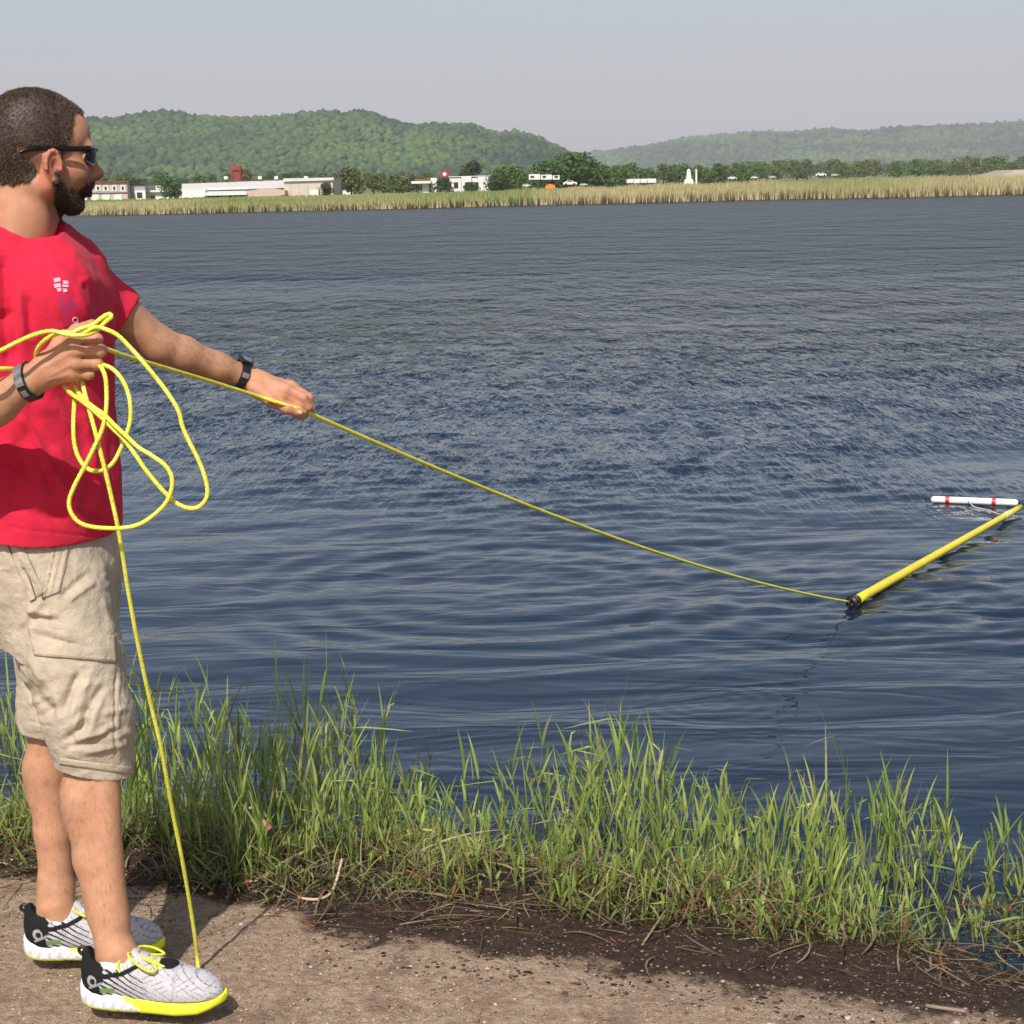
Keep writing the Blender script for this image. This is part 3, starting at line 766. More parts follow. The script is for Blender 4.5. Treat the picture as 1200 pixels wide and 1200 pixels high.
# ------------------------------------------------------------------ implicit surfaces -> meshes
class Field:
    def __init__(s, lo, hi, h):
        s.h = h; s.lo = np.array(lo, float); n = np.ceil((np.array(hi) - s.lo) / h).astype(int) + 1
        s.n = n; s.F = np.full(n, 1.0, np.float32)
    def _sub(s, lo, hi, m):
        a = np.clip(np.floor((np.array(lo) - m - s.lo) / s.h).astype(int), 0, s.n - 1)
        b = np.clip(np.ceil((np.array(hi) + m - s.lo) / s.h).astype(int) + 1, 1, s.n)
        if np.any(b <= a): return None, None
        sl = tuple(slice(x, y) for x, y in zip(a, b))
        g = [s.lo[i] + s.h * np.arange(a[i], b[i]) for i in range(3)]
        X, Y, Z = np.meshgrid(*g, indexing='ij')
        return sl, (X, Y, Z)
    def _put(s, sl, d, k, sub=False):
        F = s.F[sl]
        if sub:
            d = -d
            if k > 0:
                hh = np.clip(.5 - .5 * (F - d) / k, 0, 1); r = F * (1 - hh) + d * hh + k * hh * (1 - hh)
            else: r = np.maximum(F, d)
        else:
            if k > 0:
                hh = np.clip(.5 + .5 * (F - d) / k, 0, 1); r = F * (1 - hh) + d * hh - k * hh * (1 - hh)
            else: r = np.minimum(F, d)
        s.F[sl] = r
    def cone(s, a, b, ra, rb=None, k=.01, sub=False, squash=None):
        rb = ra if rb is None else rb
        a = np.array(a, float); b = np.array(b, float)
        m = max(4 * s.h, 2 * k)
        R = max(ra, rb)
        sl, g = s._sub(np.minimum(a, b) - R, np.maximum(a, b) + R, m)
        if sl is None: return s
        ab = b - a; L2 = ab @ ab + 1e-12
        t = ((g[0]-a[0])*ab[0] + (g[1]-a[1])*ab[1] + (g[2]-a[2])*ab[2]) / L2
        t = np.clip(t, 0, 1)
        d = np.sqrt((g[0]-a[0]-t*ab[0])**2 + (g[1]-a[1]-t*ab[1])**2 + (g[2]-a[2]-t*ab[2])**2) - (ra + (rb - ra) * t)
        s._put(sl, d, k, sub); return s
    def chain(s, pts, rads, k=.01, sub=False):
        for i in range(len(pts) - 1): s.cone(pts[i], pts[i+1], rads[i], rads[i+1], k, sub)
        return s
    def ell(s, c, r, R=None, k=.01, sub=False):
        """ellipsoid; R = 3x3 with columns the axes"""
        c = np.array(c, float); r = np.array(r, float); R = np.eye(3) if R is None else np.array(R)
        ext = np.sqrt(((R * r) ** 2).sum(1)); m = max(4 * s.h, 2 * k)
        sl, g = s._sub(c - ext, c + ext, m)
        if sl is None: return s
        p = [g[i] - c[i] for i in range(3)]
        q = [p[0]*R[0, i] + p[1]*R[1, i] + p[2]*R[2, i] for i in range(3)]
        k0 = np.sqrt((q[0]/r[0])**2 + (q[1]/r[1])**2 + (q[2]/r[2])**2)
        k1 = np.sqrt((q[0]/r[0]**2)**2 + (q[1]/r[1]**2)**2 + (q[2]/r[2]**2)**2) + 1e-9
        s._put(sl, k0 * (k0 - 1) / k1, k, sub); return s
    def loft(s, zs, cx, cy, a, b, yaw, k=.01, p=2.3):
        """vertical stack of superelliptic sections; a along yaw direction, b across"""
        lo = (min(cx) - max(a + b), min(cy) - max(a + b), min(zs)); hi = (max(cx) + max(a + b), max(cy) + max(a + b), max(zs))
        sl, g = s._sub(lo, hi, 4 * s.h)
        X, Y, Z = g; z1 = Z[0, 0]
        o = np.argsort(zs); zz = np.array(zs)[o]
        f = lambda v: np.interp(z1, zz, np.array(v)[o])[None, None]
        yw = f(yaw) if np.ndim(yaw) else yaw
        dx = X - f(cx); dy = Y - f(cy)
        u = dx * np.cos(yw) + dy * np.sin(yw); v = -dx * np.sin(yw) + dy * np.cos(yw)
        A, B = f(a), f(b)
        q = ((np.abs(u)/A)**p + (np.abs(v)/B)**p) ** (1/p)
        gr = np.sqrt((u/A**2)**2 + (v/B**2)**2) / (np.sqrt((u/A)**2 + (v/B)**2) + 1e-6) + 1e-6
        d = (q - 1) / gr
        dz = np.maximum(zz[0] - Z, Z - zz[-1])
        d = np.maximum(d, dz)
        s._put(sl, d, k); return s
    def cut(s, p, n, sub_only=None):
        """remove the half space on the +n side of p"""
        n = np.array(n, float); n /= np.linalg.norm(n)
        g = [s.lo[i] + s.h * np.arange(s.n[i]) for i in range(3)]
        d = (g[0][:, None, None] - p[0]) * n[0] + (g[1][None, :, None] - p[1]) * n[1] + (g[2][None, None] - p[2]) * n[2]
        s.F = np.maximum(s.F, d.astype(np.float32)); return s
    def mesh(s):
        F = s.F; F = np.pad(F, 1, constant_values=1.0); lo = s.lo - s.h
        ins = F < 0
        nx, ny, nz = F.shape
        cnt = np.zeros((nx-1, ny-1, nz-1), np.int8)
        for dx in (0, 1):
            for dy in (0, 1):
                for dz in (0, 1): cnt += ins[dx:nx-1+dx, dy:ny-1+dy, dz:nz-1+dz]
        act = (cnt > 0) & (cnt < 8)
        I = np.argwhere(act); n = len(I)
        idx = np.full(act.shape, -1, np.int32); idx[act] = np.arange(n)
        acc = np.zeros((n, 3)); w = np.zeros(n)
        cor = [(dx, dy, dz) for dx in (0, 1) for dy in (0, 1) for dz in (0, 1)]
        val = {c: F[I[:, 0]+c[0], I[:, 1]+c[1], I[:, 2]+c[2]] for c in cor}
        for c in cor:
            for ax in range(3):
                if c[ax] == 0:
                    e = list(c); e[ax] = 1; e = tuple(e)
                    va, vb = val[c], val[e]; m = (va < 0) != (vb < 0)
                    t = va[m] / (va[m] - vb[m])
                    p = np.tile(np.array(c, float), (m.sum(), 1)); p[:, ax] += t
                    acc[m] += p; w[m] += 1
        V = lo + s.h * (I + acc / w[:, None])
        quads = []
        for ax in range(3):
            A = [slice(None)] * 3; B = [slice(None)] * 3
            A[ax] = slice(0, -1); B[ax] = slice(1, None)
            ia, ib = ins[tuple(A)], ins[tuple(B)]
            ch = ia != ib
            E = np.argwhere(ch)
            o1, o2 = [(1, 2), (2, 0), (0, 1)][ax]
            ok = (E[:, o1] > 0) & (E[:, o2] > 0) & (E[:, o1] < F.shape[o1]-1) & (E[:, o2] < F.shape[o2]-1)
            E = E[ok]; flip = ~ia[tuple(E.T)]
            def at(d1, d2):
                Q = E.copy(); Q[:, o1] += d1; Q[:, o2] += d2; return idx[Q[:, 0], Q[:, 1], Q[:, 2]]
            q = np.stack([at(-1, -1), at(0, -1), at(0, 0), at(-1, 0)], 1)
            q[flip] = q[flip][:, ::-1]
            quads.append(q)
        Q = np.concatenate(quads); Q = Q[(Q >= 0).all(1)]
        return V, Q
def vnormals(V, Q):
    a = V[Q[:, 1]] - V[Q[:, 0]]; b = V[Q[:, 2]] - V[Q[:, 0]]; n = np.cross(a, b)
    N = np.zeros_like(V)
    for i in range(Q.shape[1]): np.add.at(N, Q[:, i], n)
    return N / (np.linalg.norm(N, axis=1)[:, None] + 1e-12)
def vsmooth(V, Q, it=1, lam=.5):
    for _ in range(it):
        S_ = np.zeros_like(V); c = np.zeros(len(V))
        for i in range(4):
            j = Q[:, (i+1) % 4]; np.add.at(S_, Q[:, i], V[j]); np.add.at(S_, j, V[Q[:, i]]); np.add.at(c, Q[:, i], 1); np.add.at(c, j, 1)
        V = V * (1 - lam) + lam * S_ / np.maximum(c, 1)[:, None]
    return V
def join(parts):
    Vs, Qs, b = [], [], 0
    for V, Q in parts:
        Vs.append(V); Qs.append(Q + b); b += len(V)
    return np.concatenate(Vs), np.concatenate(Qs)
def rotz(a):
    c, s_ = math.cos(a), math.sin(a); return np.array([[c, -s_, 0], [s_, c, 0], [0, 0, 1.0]])
def segd(px, py, x0, y0, x1, y1):
    dx, dy = x1-x0, y1-y0; t = np.clip(((px-x0)*dx + (py-y0)*dy) / (dx*dx+dy*dy+1e-9), 0, 1)
    return np.hypot(px-x0-t*dx, py-y0-t*dy), t
def folds(V, N, L, facing=None):
    """cloth creases: each (x0,y0,x1,y1,width,depth_mm) is a ridge (+) or valley (-) along a line over the cloth seen from the side; tapers at its ends"""
    px, py = PX(V)
    px = px + 2.5 * vnoise(V, 14, 3); py = py + 2.5 * vnoise(V, 14, 4)
    d = np.zeros(len(V))
    for x0, y0, x1, y1, w, amp in L:
        dd, t = segd(px, py, x0, y0, x1, y1)
        end = np.clip(4 * t * (1 - t) * 1.6 + .1, 0, 1)
        d += amp * .001 * np.exp(-(dd / w) ** 2) * end
    if facing is None: facing = np.clip(-(N @ np.array([0, 1.0, 0])) * 2 + .4, 0, 1)
    return V + N * (d * facing)[:, None]

# ------------------------------------------------------------------ the man
skin_m = colmat('skin', .5, .0007, 900, .10, 45, .35, .12, sss_r=(.008, .003, .0015))
shirt_m = NT('red_cotton'); _v = shirt_m.obj()
_c = shirt_m.node('ShaderNodeVertexColor', layer_name='Col').outputs[0]
_n = shirt_m.noise(_v, 14, 4).outputs[0]
_b = shirt_m.math('ADD', shirt_m.math('MULTIPLY', shirt_m.noise(_v, 900, 2).outputs[0], .0005), shirt_m.math('MULTIPLY', shirt_m.noise(_v, 26, 3, .5, .3).outputs[0], .0045))
shirt_m = (shirt_m.done(Base_Color=shirt_m.node('ShaderNodeVectorMath', operation='SCALE', ins={0: _c, 3: shirt_m.mr(_n, .3, .7, .92, 1.08)}).outputs[0], Roughness=.85, Normal=shirt_m.bump(_b, 1.0, .8)), shirt_m)
shirt_m[1].p.inputs['Sheen Weight'].default_value = .05; shirt_m[1].p.inputs['Specular IOR Level'].default_value = .15; shirt_m = shirt_m[0]
short_t = NT('khaki_twill'); _v = short_t.obj()
_n = short_t.noise(_v, 18, 5, .6).outputs[0]; _w = short_t.node('ShaderNodeTexWave', ins={'Vector': _v, 'Scale': 420.0, 'Distortion': 2.0}); _w.bands_direction = 'DIAGONAL'
_b = short_t.math('ADD', short_t.math('MULTIPLY', short_t.noise(_v, 60, 5, .65, .6).outputs[0], .004), short_t.math('MULTIPLY', _w.outputs[1], .00012))
short_m = short_t.done(Base_Color=short_t.mix(short_t.mr(_n, .3, .7), (.38, .315, .235, 1), (.54, .455, .35, 1)), Roughness=.9, Normal=short_t.bump(_b, 1.0, 1.0))
short_t.p.inputs['Specular IOR Level'].default_value = .15
black_rub = simple('black_rubber', (.012, .012, .013), .45, .2, 50)
black_gloss = simple('black_gloss', (.004, .004, .005), .16, .1, 20, spec=.3)
silver_m = simple('brushed_steel', (.42, .42, .41), .32, .12, 200, metal=.8)
white_cot = simple('white_cotton', (.72, .71, .70), .9, .06, 60, .001, 900, spec=.1)
yel_lace = simple('yellow_lace', (.62, .66, .05), .7, .12, 200, .0006, 1200, spec=.2)

man = empty('person', G(95, 1150, 0))
tag(man, 'man in red t-shirt and khaki cargo shorts hauling a yellow rope', 'person')

# feet first: shoe frames
def shoe_frame(h_px, t_px, L=.298):
    a = G(*h_px, .006); b = G(*t_px, .006); d = b - a; d[2] = 0; d /= np.linalg.norm(d)
    return a, d, np.array([-d[1], d[0], 0])
LEN = .292
near_o, near_x, near_y = shoe_frame((99, 1174), (266, 1185))
far_o, far_x, far_y = shoe_frame((31, 1121), (199, 1116))
def sw(o, x, y, p): return o + x * p[0] + y * p[1] + np.array([0, 0, 1.0]) * p[2]
ank_n = sw(near_o, near_x, near_y, (.072, .004, .115)); ank_f = sw(far_o, far_x, far_y, (.072, 0, .115))

# --- legs
SK = np.array([.50, .270, .165])
f = Field((-1.15, 3.05, .03), (-.55, 3.75, .80), .003)
kn_n = W(113, 868, 3.285); hp_n = W(68, 700, 3.34); kn_f = W(61, 838, 3.47); hp_f = W(50, 700, 3.50)
def lerp(a, b, t): return a + (b - a) * t
f.chain([hp_n, kn_n], [.060, .055], .02)
f.chain([kn_n, W(105, 930, 3.275), W(112, 1005, 3.255), W(124, 1068, 3.228), ank_n], [.050, .049, .042, .036, .036], .015)
f.ell(W(99, 940, 3.275), (.044, .05, .080), k=.02)              # calf
f.cone(W(119, 880, 3.26), W(134, 1075, 3.215), .030, .022, .03)   # shin
f.cone(ank_n, ank_n + [0, 0, -.06], .0335, .030, .01)
f.cone(ank_n + near_x * -.020 + [0, 0, .06], ank_n + near_x * -.026 + [0, 0, -.05], .015, .018, .015)   # heel cord
f.cone(ank_n + near_x * .008 + [0, 0, -.02], sw(near_o, near_x, near_y, (.16, 0, .05)), .031, .024, .02)
f.chain([hp_f, kn_f], [.055, .050], .02)
f.chain([kn_f, W(55, 900, 3.465), W(62, 975, 3.455), W(67, 1040, 3.44), ank_f], [.045, .044, .037, .034, .0355], .015)
f.ell(W(53, 912, 3.47), (.041, .043, .075), k=.02)
f.cone(ank_f, ank_f + [0, 0, -.06], .034, .030, .01)
f.cone(ank_f + far_x * -.018 + [0, 0, .06], ank_f + far_x * -.028 + [0, 0, -.05], .015, .020, .015)
f.cone(ank_f + far_x * .01 + [0, 0, -.035], sw(far_o, far_x, far_y, (.16, 0, .05)), .032, .025, .02)
legs = f.mesh()

# --- arms and hands
EL_R = W(-95, 535, 3.17); WR_R = W(36, 446, 3.12); SH_R = np.array([-1.055, 3.29, W(0, 330, 3.3)[2]])
SH_L = W(86, 322, 3.55); EL_L = W(186, 404, 3.62); WR_L = W(284, 441, 3.72)
def hand_R():
    h = .0018
    c = W(75, 420, 3.12); f = Field(c - [.16, .10, .12], c + [.12, .12, .12], h)
    Y0 = 3.095
    mcp = [W(86, 398, Y0), W(90, 411, Y0 - .004), W(89, 425, Y0), W(84, 437, Y0 + .006)]
    pip = [W(113, 398, Y0 + .012), W(117, 411, Y0 + .006), W(113, 426, Y0 + .008), W(104, 438, Y0 + .012)]
    dip = [W(113, 398, Y0 + .040), W(116, 411, Y0 + .038), W(112, 427, Y0 + .036), W(102, 438, Y0 + .036)]
    tip = [W(94, 400, Y0 + .056), W(96, 412, Y0 + .056), W(93, 427, Y0 + .052), W(88, 440, Y0 + .050)]
    for m_, a, b, c_, r in zip(mcp, pip, dip, tip, (.0112, .0116, .0112, .0102)):
        f.chain([m_, a], [r * 1.08, r], .004)
        f.chain([a, b, c_], [r, r * .9, r * .82], .003)
        f.ell(a, (r * 1.08,) * 3, k=.003)
    for i, m_ in enumerate(mcp):
        f.cone(lerp(WR_R, m_, .28), m_, .017, .0128, .010)
        f.ell(m_ + [0, -.003, 0], (.0105, .009, .0105), k=.006)
    f.ell(W(66, 425, Y0 + .018), (.036, .013, .026), rotz(0), k=.014)
    f.ell(W(72, 436, Y0 + .018), (.034, .012, .014), k=.012)
    # thumb along the top of the fist
    th = [W(53, 428, 3.12), W(70, 403, 3.135), W(90, 387, 3.125), W(108, 380, 3.105)]
    f.chain(th, [.017, .0135, .0108, .0090], .008)
    f.cone(WR_R, lerp(WR_R, W(62, 430, 3.11), .8), .029, .025, .012)
    # furrows between the fingers and tendons on the back
    for a, b, c_ in ((0, 1, 1), (1, 2, 1), (2, 3, 1)):
        p = (np.array(mcp[a]) + mcp[b]) / 2 + [.004, -.007, 0]; q = (np.array(pip[a]) + pip[b]) / 2 + [0, -.007, 0]
        f.cone(p, q, .0024, .0034, .002, sub=True)
    return f
def hand_L():
    h = .0018
    c = W(325, 462, 3.72); f = Field(c - [.13, .10, .10], c + [.11, .12, .10], h)
    mcp = [W(335, 456, 3.700), W(341, 453, 3.728), W(341, 455, 3.752), W(336, 458, 3.773)]
    pip = [W(356, 466, 3.70), W(362, 466, 3.725), W(361, 468, 3.75), W(354, 469, 3.77)]
    dip = [W(361, 477, 3.705), W(364, 479, 3.73), W(362, 480, 3.752), W(356, 480, 3.77)]
    tip = [W(355, 486, 3.713), W(354, 488, 3.735), W(351, 488, 3.752), W(346, 486, 3.765)]
    for m_, a, b, c_, r in zip(mcp, pip, dip, tip, (.0103, .0103, .0096, .0088)):
        f.chain([m_, a, b, c_], [r * 1.08, r, r * .9, r * .82], .003)
    for m_ in mcp:
        f.cone(lerp(WR_L, m_, .25), m_, .0165, .0115, .010)
        f.ell(m_ + [0, 0, .002], (.010, .010, .009), k=.005)
    f.ell(W(316, 453, 3.735), (.040, .034, .015), k=.012)
    f.cone(W(304, 456, 3.70), W(330, 464, 3.697), .018, .0125, .012); f.cone(W(330, 464, 3.70), W(352, 474, 3.702), .011, .009, .008)
    th = [W(299, 455, 3.695), W(320, 471, 3.682), W(337, 479, 3.682), W(351, 484, 3.690)]
    f.chain(th, [.018, .0125, .0108, .0092], .008)
    f.cone(WR_L, lerp(WR_L, W(312, 452, 3.73), .8), .027, .024, .012)
    return f
hR = hand_R().mesh(); hL = hand_L().mesh()
armR_f = Field(np.minimum(EL_R, WR_R) - [.09, .09, .07], np.maximum(SH_R, WR_R) + [.09, .12, .06], .003)
armR_f.chain([SH_R, lerp(SH_R, EL_R, .5), EL_R], [.056, .050, .041], .02)
armR_f.chain([EL_R, lerp(EL_R, WR_R, .3), lerp(EL_R, WR_R, .7), WR_R], [.040, .044, .035, .0285], .02)
armR_f.cone(WR_R, lerp(WR_R, W(62, 430, 3.11), .35), .0285, .026, .01)
armL_f = Field(np.minimum(SH_L, EL_L) - [.08, .08, .26], np.maximum(EL_L, WR_L) + [.06, .09, .17], .003)
armL_f.chain([SH_L, lerp(SH_L, EL_L, .55), EL_L], [.050, .041, .037], .015)
armL_f.chain([EL_L, lerp(EL_L, WR_L, .28), lerp(EL_L, WR_L, .7), WR_L], [.036, .0355, .029, .025], .015)
armL_f.cone(WR_L, lerp(WR_L, W(312, 452, 3.73), .35), .0275, .025, .01)
armR = armR_f.mesh(); armL = armL_f.mesh()

# --- head (own frame: x forward, y to his left, z up, origin between the eyes' level and the ears)
HO = W(49, 180, 3.40); HR_ = rotz(R_(25)) @ np.array([[math.cos(R_(3)), 0, math.sin(R_(3))], [0, 1, 0], [-math.sin(R_(3)), 0, math.cos(R_(3))]])
f = Field((-.135, -.105, -.23), (.135, .105, .14), .0018)
f.ell((-.014, 0, .034), (.094, .075, .084), k=.01)
f.ell((-.038, 0, .0), (.064, .063, .060), k=.03)
f.ell((.044, 0, .036), (.046, .058, .052), k=.02)
f.ell((.040, 0, -.035), (.048, .050, .055), k=.025)
for s in (-1, 1):
    f.cone((.080, s * .034, .014), (.087, s * .010, .012), .011, .010, .012)       # brow
    f.ell((.050, s * .040, -.034), (.024, .014, .016), k=.03)                        # cheekbone
    f.cone((-.004, s * .056, -.058), (.054, s * .020, -.094), .017, .016, .024)     # jaw
    f.cone((-.006, s * .062, -.010), (-.004, s * .056, -.060), .014, .016, .02)
    f.ell((.084, s * .032, -.006), (.013, .017, .010), k=.012, sub=True)              # eye socket
    f.ell((.070, s * .031, -.006), (.0135, .0135, .012), k=.002)                        # eyeball with lids
    f.cone((.084, s * .022, -.011), (.080, s * .040, -.009), .0035, .003, .004)
    # ear
    e = np.array([.004, s * .0755, -.022]); RE = rotz(s * R_(-18)) 
    f.ell(e, (.017, .0075, .030), RE, k=.004)
    for a0 in range(-4, 5):
        an0 = R_(90 + a0 * 27); an1 = R_(90 + (a0 + 1) * 27)
        if a0 < 4:
            p = e + RE @ np.array([-.0155 * math.cos(an0 - 1.57 + 1.57) * 1.0, s * .006, .026 * math.sin(an0)]); q = e + RE @ np.array([-.0155 * math.cos(an1), s * .006, .026 * math.sin(an1)])
            f.cone(p, q, .0042, .0042, .002)
    f.ell(e + RE @ np.array([.003, s * .010, -.002]), (.0085, .008, .014), RE, k=.003, sub=True)
    f.ell(e + RE @ np.array([.006, s * .004, -.028]), (.007, .005, .007), RE, k=.003)
f.ell((.056, 0, -.092), (.018, .022, .016), k=.016)                                     # chin
f.cone((.086, 0, .004), (.104, 0, -.030), .0085, .0095, .010); f.cone((.078, 0, -.042), (.098, 0, -.036), .014, .011, .012)                            # nose
f.ell((.1065, 0, -.034), (.0100, .010, .0088), k=.006)
for s in (-1, 1):
    f.ell((.094, s * .012, -.038), (.010, .0072, .0072), k=.006)
    f.ell((.099, s * .0065, -.045), (.005, .0035, .004), k=.002, sub=True)
f.ell((.075, 0, -.060), (.020, .027, .017), k=.012)
f.ell((.0865, 0, -.0605), (.010, .021, .0052), k=.004); f.ell((.0845, 0, -.071), (.010, .019, .0062), k=.004)
f.ell((.0965, 0, -.0657), (.008, .024, .0014), k=.002, sub=True)
f.ell((.084, 0, -.082), (.010, .018, .004), k=.006, sub=True)
f.chain([(-.030, 0, -.050), (-.038, 0, -.12), (-.060, 0, -.215)], [.055, .0545, .064], .02)
f.cone((.006, 0, -.115), (.0, 0, -.150), .024, .018, .02)
f.cone((-.025, -.05, -.06), (.0, -.012, -.19), .016, .013, .015); f.cone((-.025, .05, -.06), (.0, .012, -.19), .016, .013, .015)
headL = f.mesh(); headLV = headL[0]; headN = vnormals(*headL)
def to_world(V): return V @ HR_.T + HO
head = (to_world(headLV), headL[1])

# colours of the skin: warmer at ears, nose, hands; tan on the forearms
def hair_masks(v):
    x, y, z = v[:, 0], v[:, 1], v[:, 2]; ay = np.abs(y)
    wob = .004 * fbm(v, 120, 2, 3)
    xf = np.interp(z, [-.05, -.02, 0, .012, .030, .050, .070, .085, .10], [.020, .024, .028, .032, .040, .044, .050, .064, .092]) + wob
    xf = np.where((ay < .035) & (z > .05), np.interp(z, [.05, .070, .085, .10], [.0, .064, .082, .092]), xf)
    hair = sstep(.007, -.004, x - xf + .003 * vnoise(v, 420, 8))
    low = np.interp(x, [-.12, -.055, -.030, -.018, -.010, .004, .012, .03], [-.060, -.060, -.052, -.036, .008, .012, .006, -.035]) + wob
    hair = hair * sstep(-.003, .003, z - low)
    cheek = np.interp(x, [.0, .012, .022, .04, .06, .075, .09], [-.035, -.032, -.048, -.065, -.070, -.056, -.052]) + wob
    beard = sstep(.009, -.006, z - cheek + .003 * vnoise(v, 420, 9)) * sstep(-.002, .006, x - np.interp(z, [-.13, -.10, -.06, -.03], [.030, .014, .002, .006])) * sstep(-.128, -.118, z)
    lip = (np.abs(z + .066) < .0085) & (x > .081) & (ay < .018)
    beard = beard * (~lip)
    return hair, beard
hm, bmk = hair_masks(headLV)
tone = fbm(headLV, 30, 3, 2)
hc_ = np.tile(SK * [.95, .86, .82], (len(headLV), 1)) * (1 + .05 * tone)[:, None]  # face tint redder and darker: shade worked into the skin colour
red = np.exp(-((headLV - [.112, 0, -.034]) ** 2).sum(1) / .02 ** 2) + .8 * (np.abs(headLV[:, 1]) > .072) * (np.abs(headLV[:, 2] + .02) < .05) + .4 * np.exp(-((headLV[:, 2] + .03) / .02) ** 2) * (headLV[:, 0] > .03)
hc_ = hc_ * (1 - .30 * red[:, None] * np.array([.1, 1, 1]))
lipm = (np.abs(headLV[:, 2] + .066) < .010) & (headLV[:, 0] > .081) & (np.abs(headLV[:, 1]) < .020)
hc_[lipm] = (.36, .14, .11)
hd = np.array([.085, .052, .034])
_hb = np.maximum(.8 * hm, bmk * (.50 + .30 * sstep(-.055, -.085, headLV[:, 2])) * (1 + .12 * vnoise(headLV, 380, 4))); hc_ = hc_ * (1 - _hb)[:, None] + hd * _hb[:, None]
stub = sstep(-.005, .02, headLV[:, 0] + .006) * sstep(-.018, -.05, headLV[:, 2]) * sstep(-.19, -.12, headLV[:, 2]) * (.50 + .25 * vnoise(headLV, 500, 3)) * (1 - bmk)
hc_ = hc_ * (1 - stub)[:, None] + hd * 1.6 * stub[:, None]
def limb_col(V, base, redn=0.0):
    t_ = fbm(V, 16, 3, 5)[:, None]; fine = vnoise(V, 260, 6)[:, None]
    return base * (1 + .07 * t_ + .05 * fine) * (1 - redn * np.array([0, .5, .6]))
cols = [hc_, limb_col(armR[0], SK * [.88, .84, .80]), limb_col(armL[0], SK * [.86, .82, .78]), limb_col(hR[0], SK * [.98, .90, .86], .1), limb_col(hL[0], SK * [1.0, .92, .90], .12), limb_col(legs[0], SK * [.98, .92, .88])]
# leg hair
LV = legs[0]; hairy = np.clip(vnoise(LV * [1, 1, .35], 240, 9) - .25, 0, 1) * sstep(.15, .3, LV[:, 2]) * sstep(.62, .45, LV[:, 2])
cols[5] = cols[5] * (1 - .16 * hairy)[:, None]
# vein and tendon relief on near hand and forearm
hRV = hR[0]; hRN = vnormals(*hR)
hRV = folds(hRV, hRN, [(50, 432, 84, 412, 2.2, 1.1), (56, 446, 84, 436, 2.0, 1.0), (50, 424, 82, 399, 2.0, .9), (60, 440, 86, 424, 2.2, 1.0), (90, 404, 114, 403, 1.4, -1.6), (90, 417, 114, 418, 1.4, -1.6), (88, 432, 108, 434, 1.4, -1.6), (104, 392, 106, 447, 1.2, -.5), (116, 395, 114, 400, 1.2, -.7)])
hLV = hL[0]; hLN = vnormals(*hL)
hLV = folds(hLV, hLN, [(300, 440, 334, 454, 2, .9), (305, 447, 338, 458, 1.8, .6), (318, 463, 345, 474, 2.2, -1.8)])
body_V, body_Q = join([head, armR, armL, (hRV, hR[1]), (hLV, hL[1]), legs])
body = mesh_obj('body', body_V, body_Q, skin_m, man, col=np.concatenate(cols))

# hair and beard: a close cap plus short strands
hair_m = colmat('dark_brown_hair', .55, 0, 10, .35, 260, .4)
def fur(mask, N, amp, seed, count, length, name, base, dirfn, lite):
    keep = (mask > .5) if name == 'hair' else ((mask > .8) & (headLV[:, 2] < -.078))
    Q = headL[1][keep[headL[1]].all(1)]
    used = np.unique(Q); remap = -np.ones(len(headLV), int); remap[used] = np.arange(len(used))
    n1 = vnoise(headLV[used], 170, seed); n2 = fbm(headLV[used], 60, 2, seed + 1)
    edge = sstep(.5, 1.0, mask[used])
    V = headLV[used] + N[used] * (.0005 + amp * edge * (1 + .10 * n1 + .15 * n2) * (1 - .85 * sstep(.03, .075, headLV[used][:, 0])))[:, None]
    C = base * (1 + .35 * n1[:, None] + .2 * n2[:, None])
    o = mesh_obj(name, to_world(V), remap[Q], hair_m, man, col=np.clip(C, .004, 1))
    r = np.random.default_rng(seed); used = used if name == 'hair' else np.where(mask > .35)[0]; pick = r.choice(used, count)
    P = headLV[pick] + r.normal(0, .0009, (count, 3)) + N[pick] * amp * .6
    D = N[pick] * .45 + dirfn(headLV[pick]) + r.normal(0, .16, (count, 3)); D /= np.linalg.norm(D, axis=1)[:, None]
    L = length * r.uniform(.5, 1.2, count) * (.4 + .6 * sstep(.5, 1, mask[pick]))
    side = np.cross(D, r.normal(size=(count, 3))); side /= np.linalg.norm(side, axis=1)[:, None]; side *= .00055
    V = np.stack([P - side, P + side, P + D * L[:, None] + side * .3, P + D * L[:, None] - side * .3], 1).reshape(-1, 3)
    t_ = r.uniform(0, 1, count)[:, None]; C = base * (1 - t_) + lite * t_
    o2 = mesh_obj('strands', to_world(V), np.arange(4 * count).reshape(-1, 4), hair_m, man, smooth=False, col=np.repeat(C, 4, 0))
    # strands belong to the hair
    o2.parent = o; o2['kind'] = 'stuff'
    return o
hair_thick = .0045
fur(hm * (1 - sstep(.065, .072, np.abs(headLV[:, 1])) * (headLV[:, 2] < .012)), headN, 0.0028, 21, 56000, .0042, 'hair', np.array([.048, .030, .021]), lambda p: np.stack([-.35 - 0 * p[:, 0] + .5 * (p[:, 0] > .02), 0 * p[:, 0], -.5 + 3 * np.clip(p[:, 2], 0, .2)], -1), np.array([.15, .098, .068]))
fur(bmk, headN, .0003, 31, 17000, .0030, 'beard', np.array([.036, .021, .014]), lambda p: np.stack([.2 + 0 * p[:, 0], 0 * p[:, 0], -.9 + 0 * p[:, 0]], -1), np.array([.05, .028, .018]))

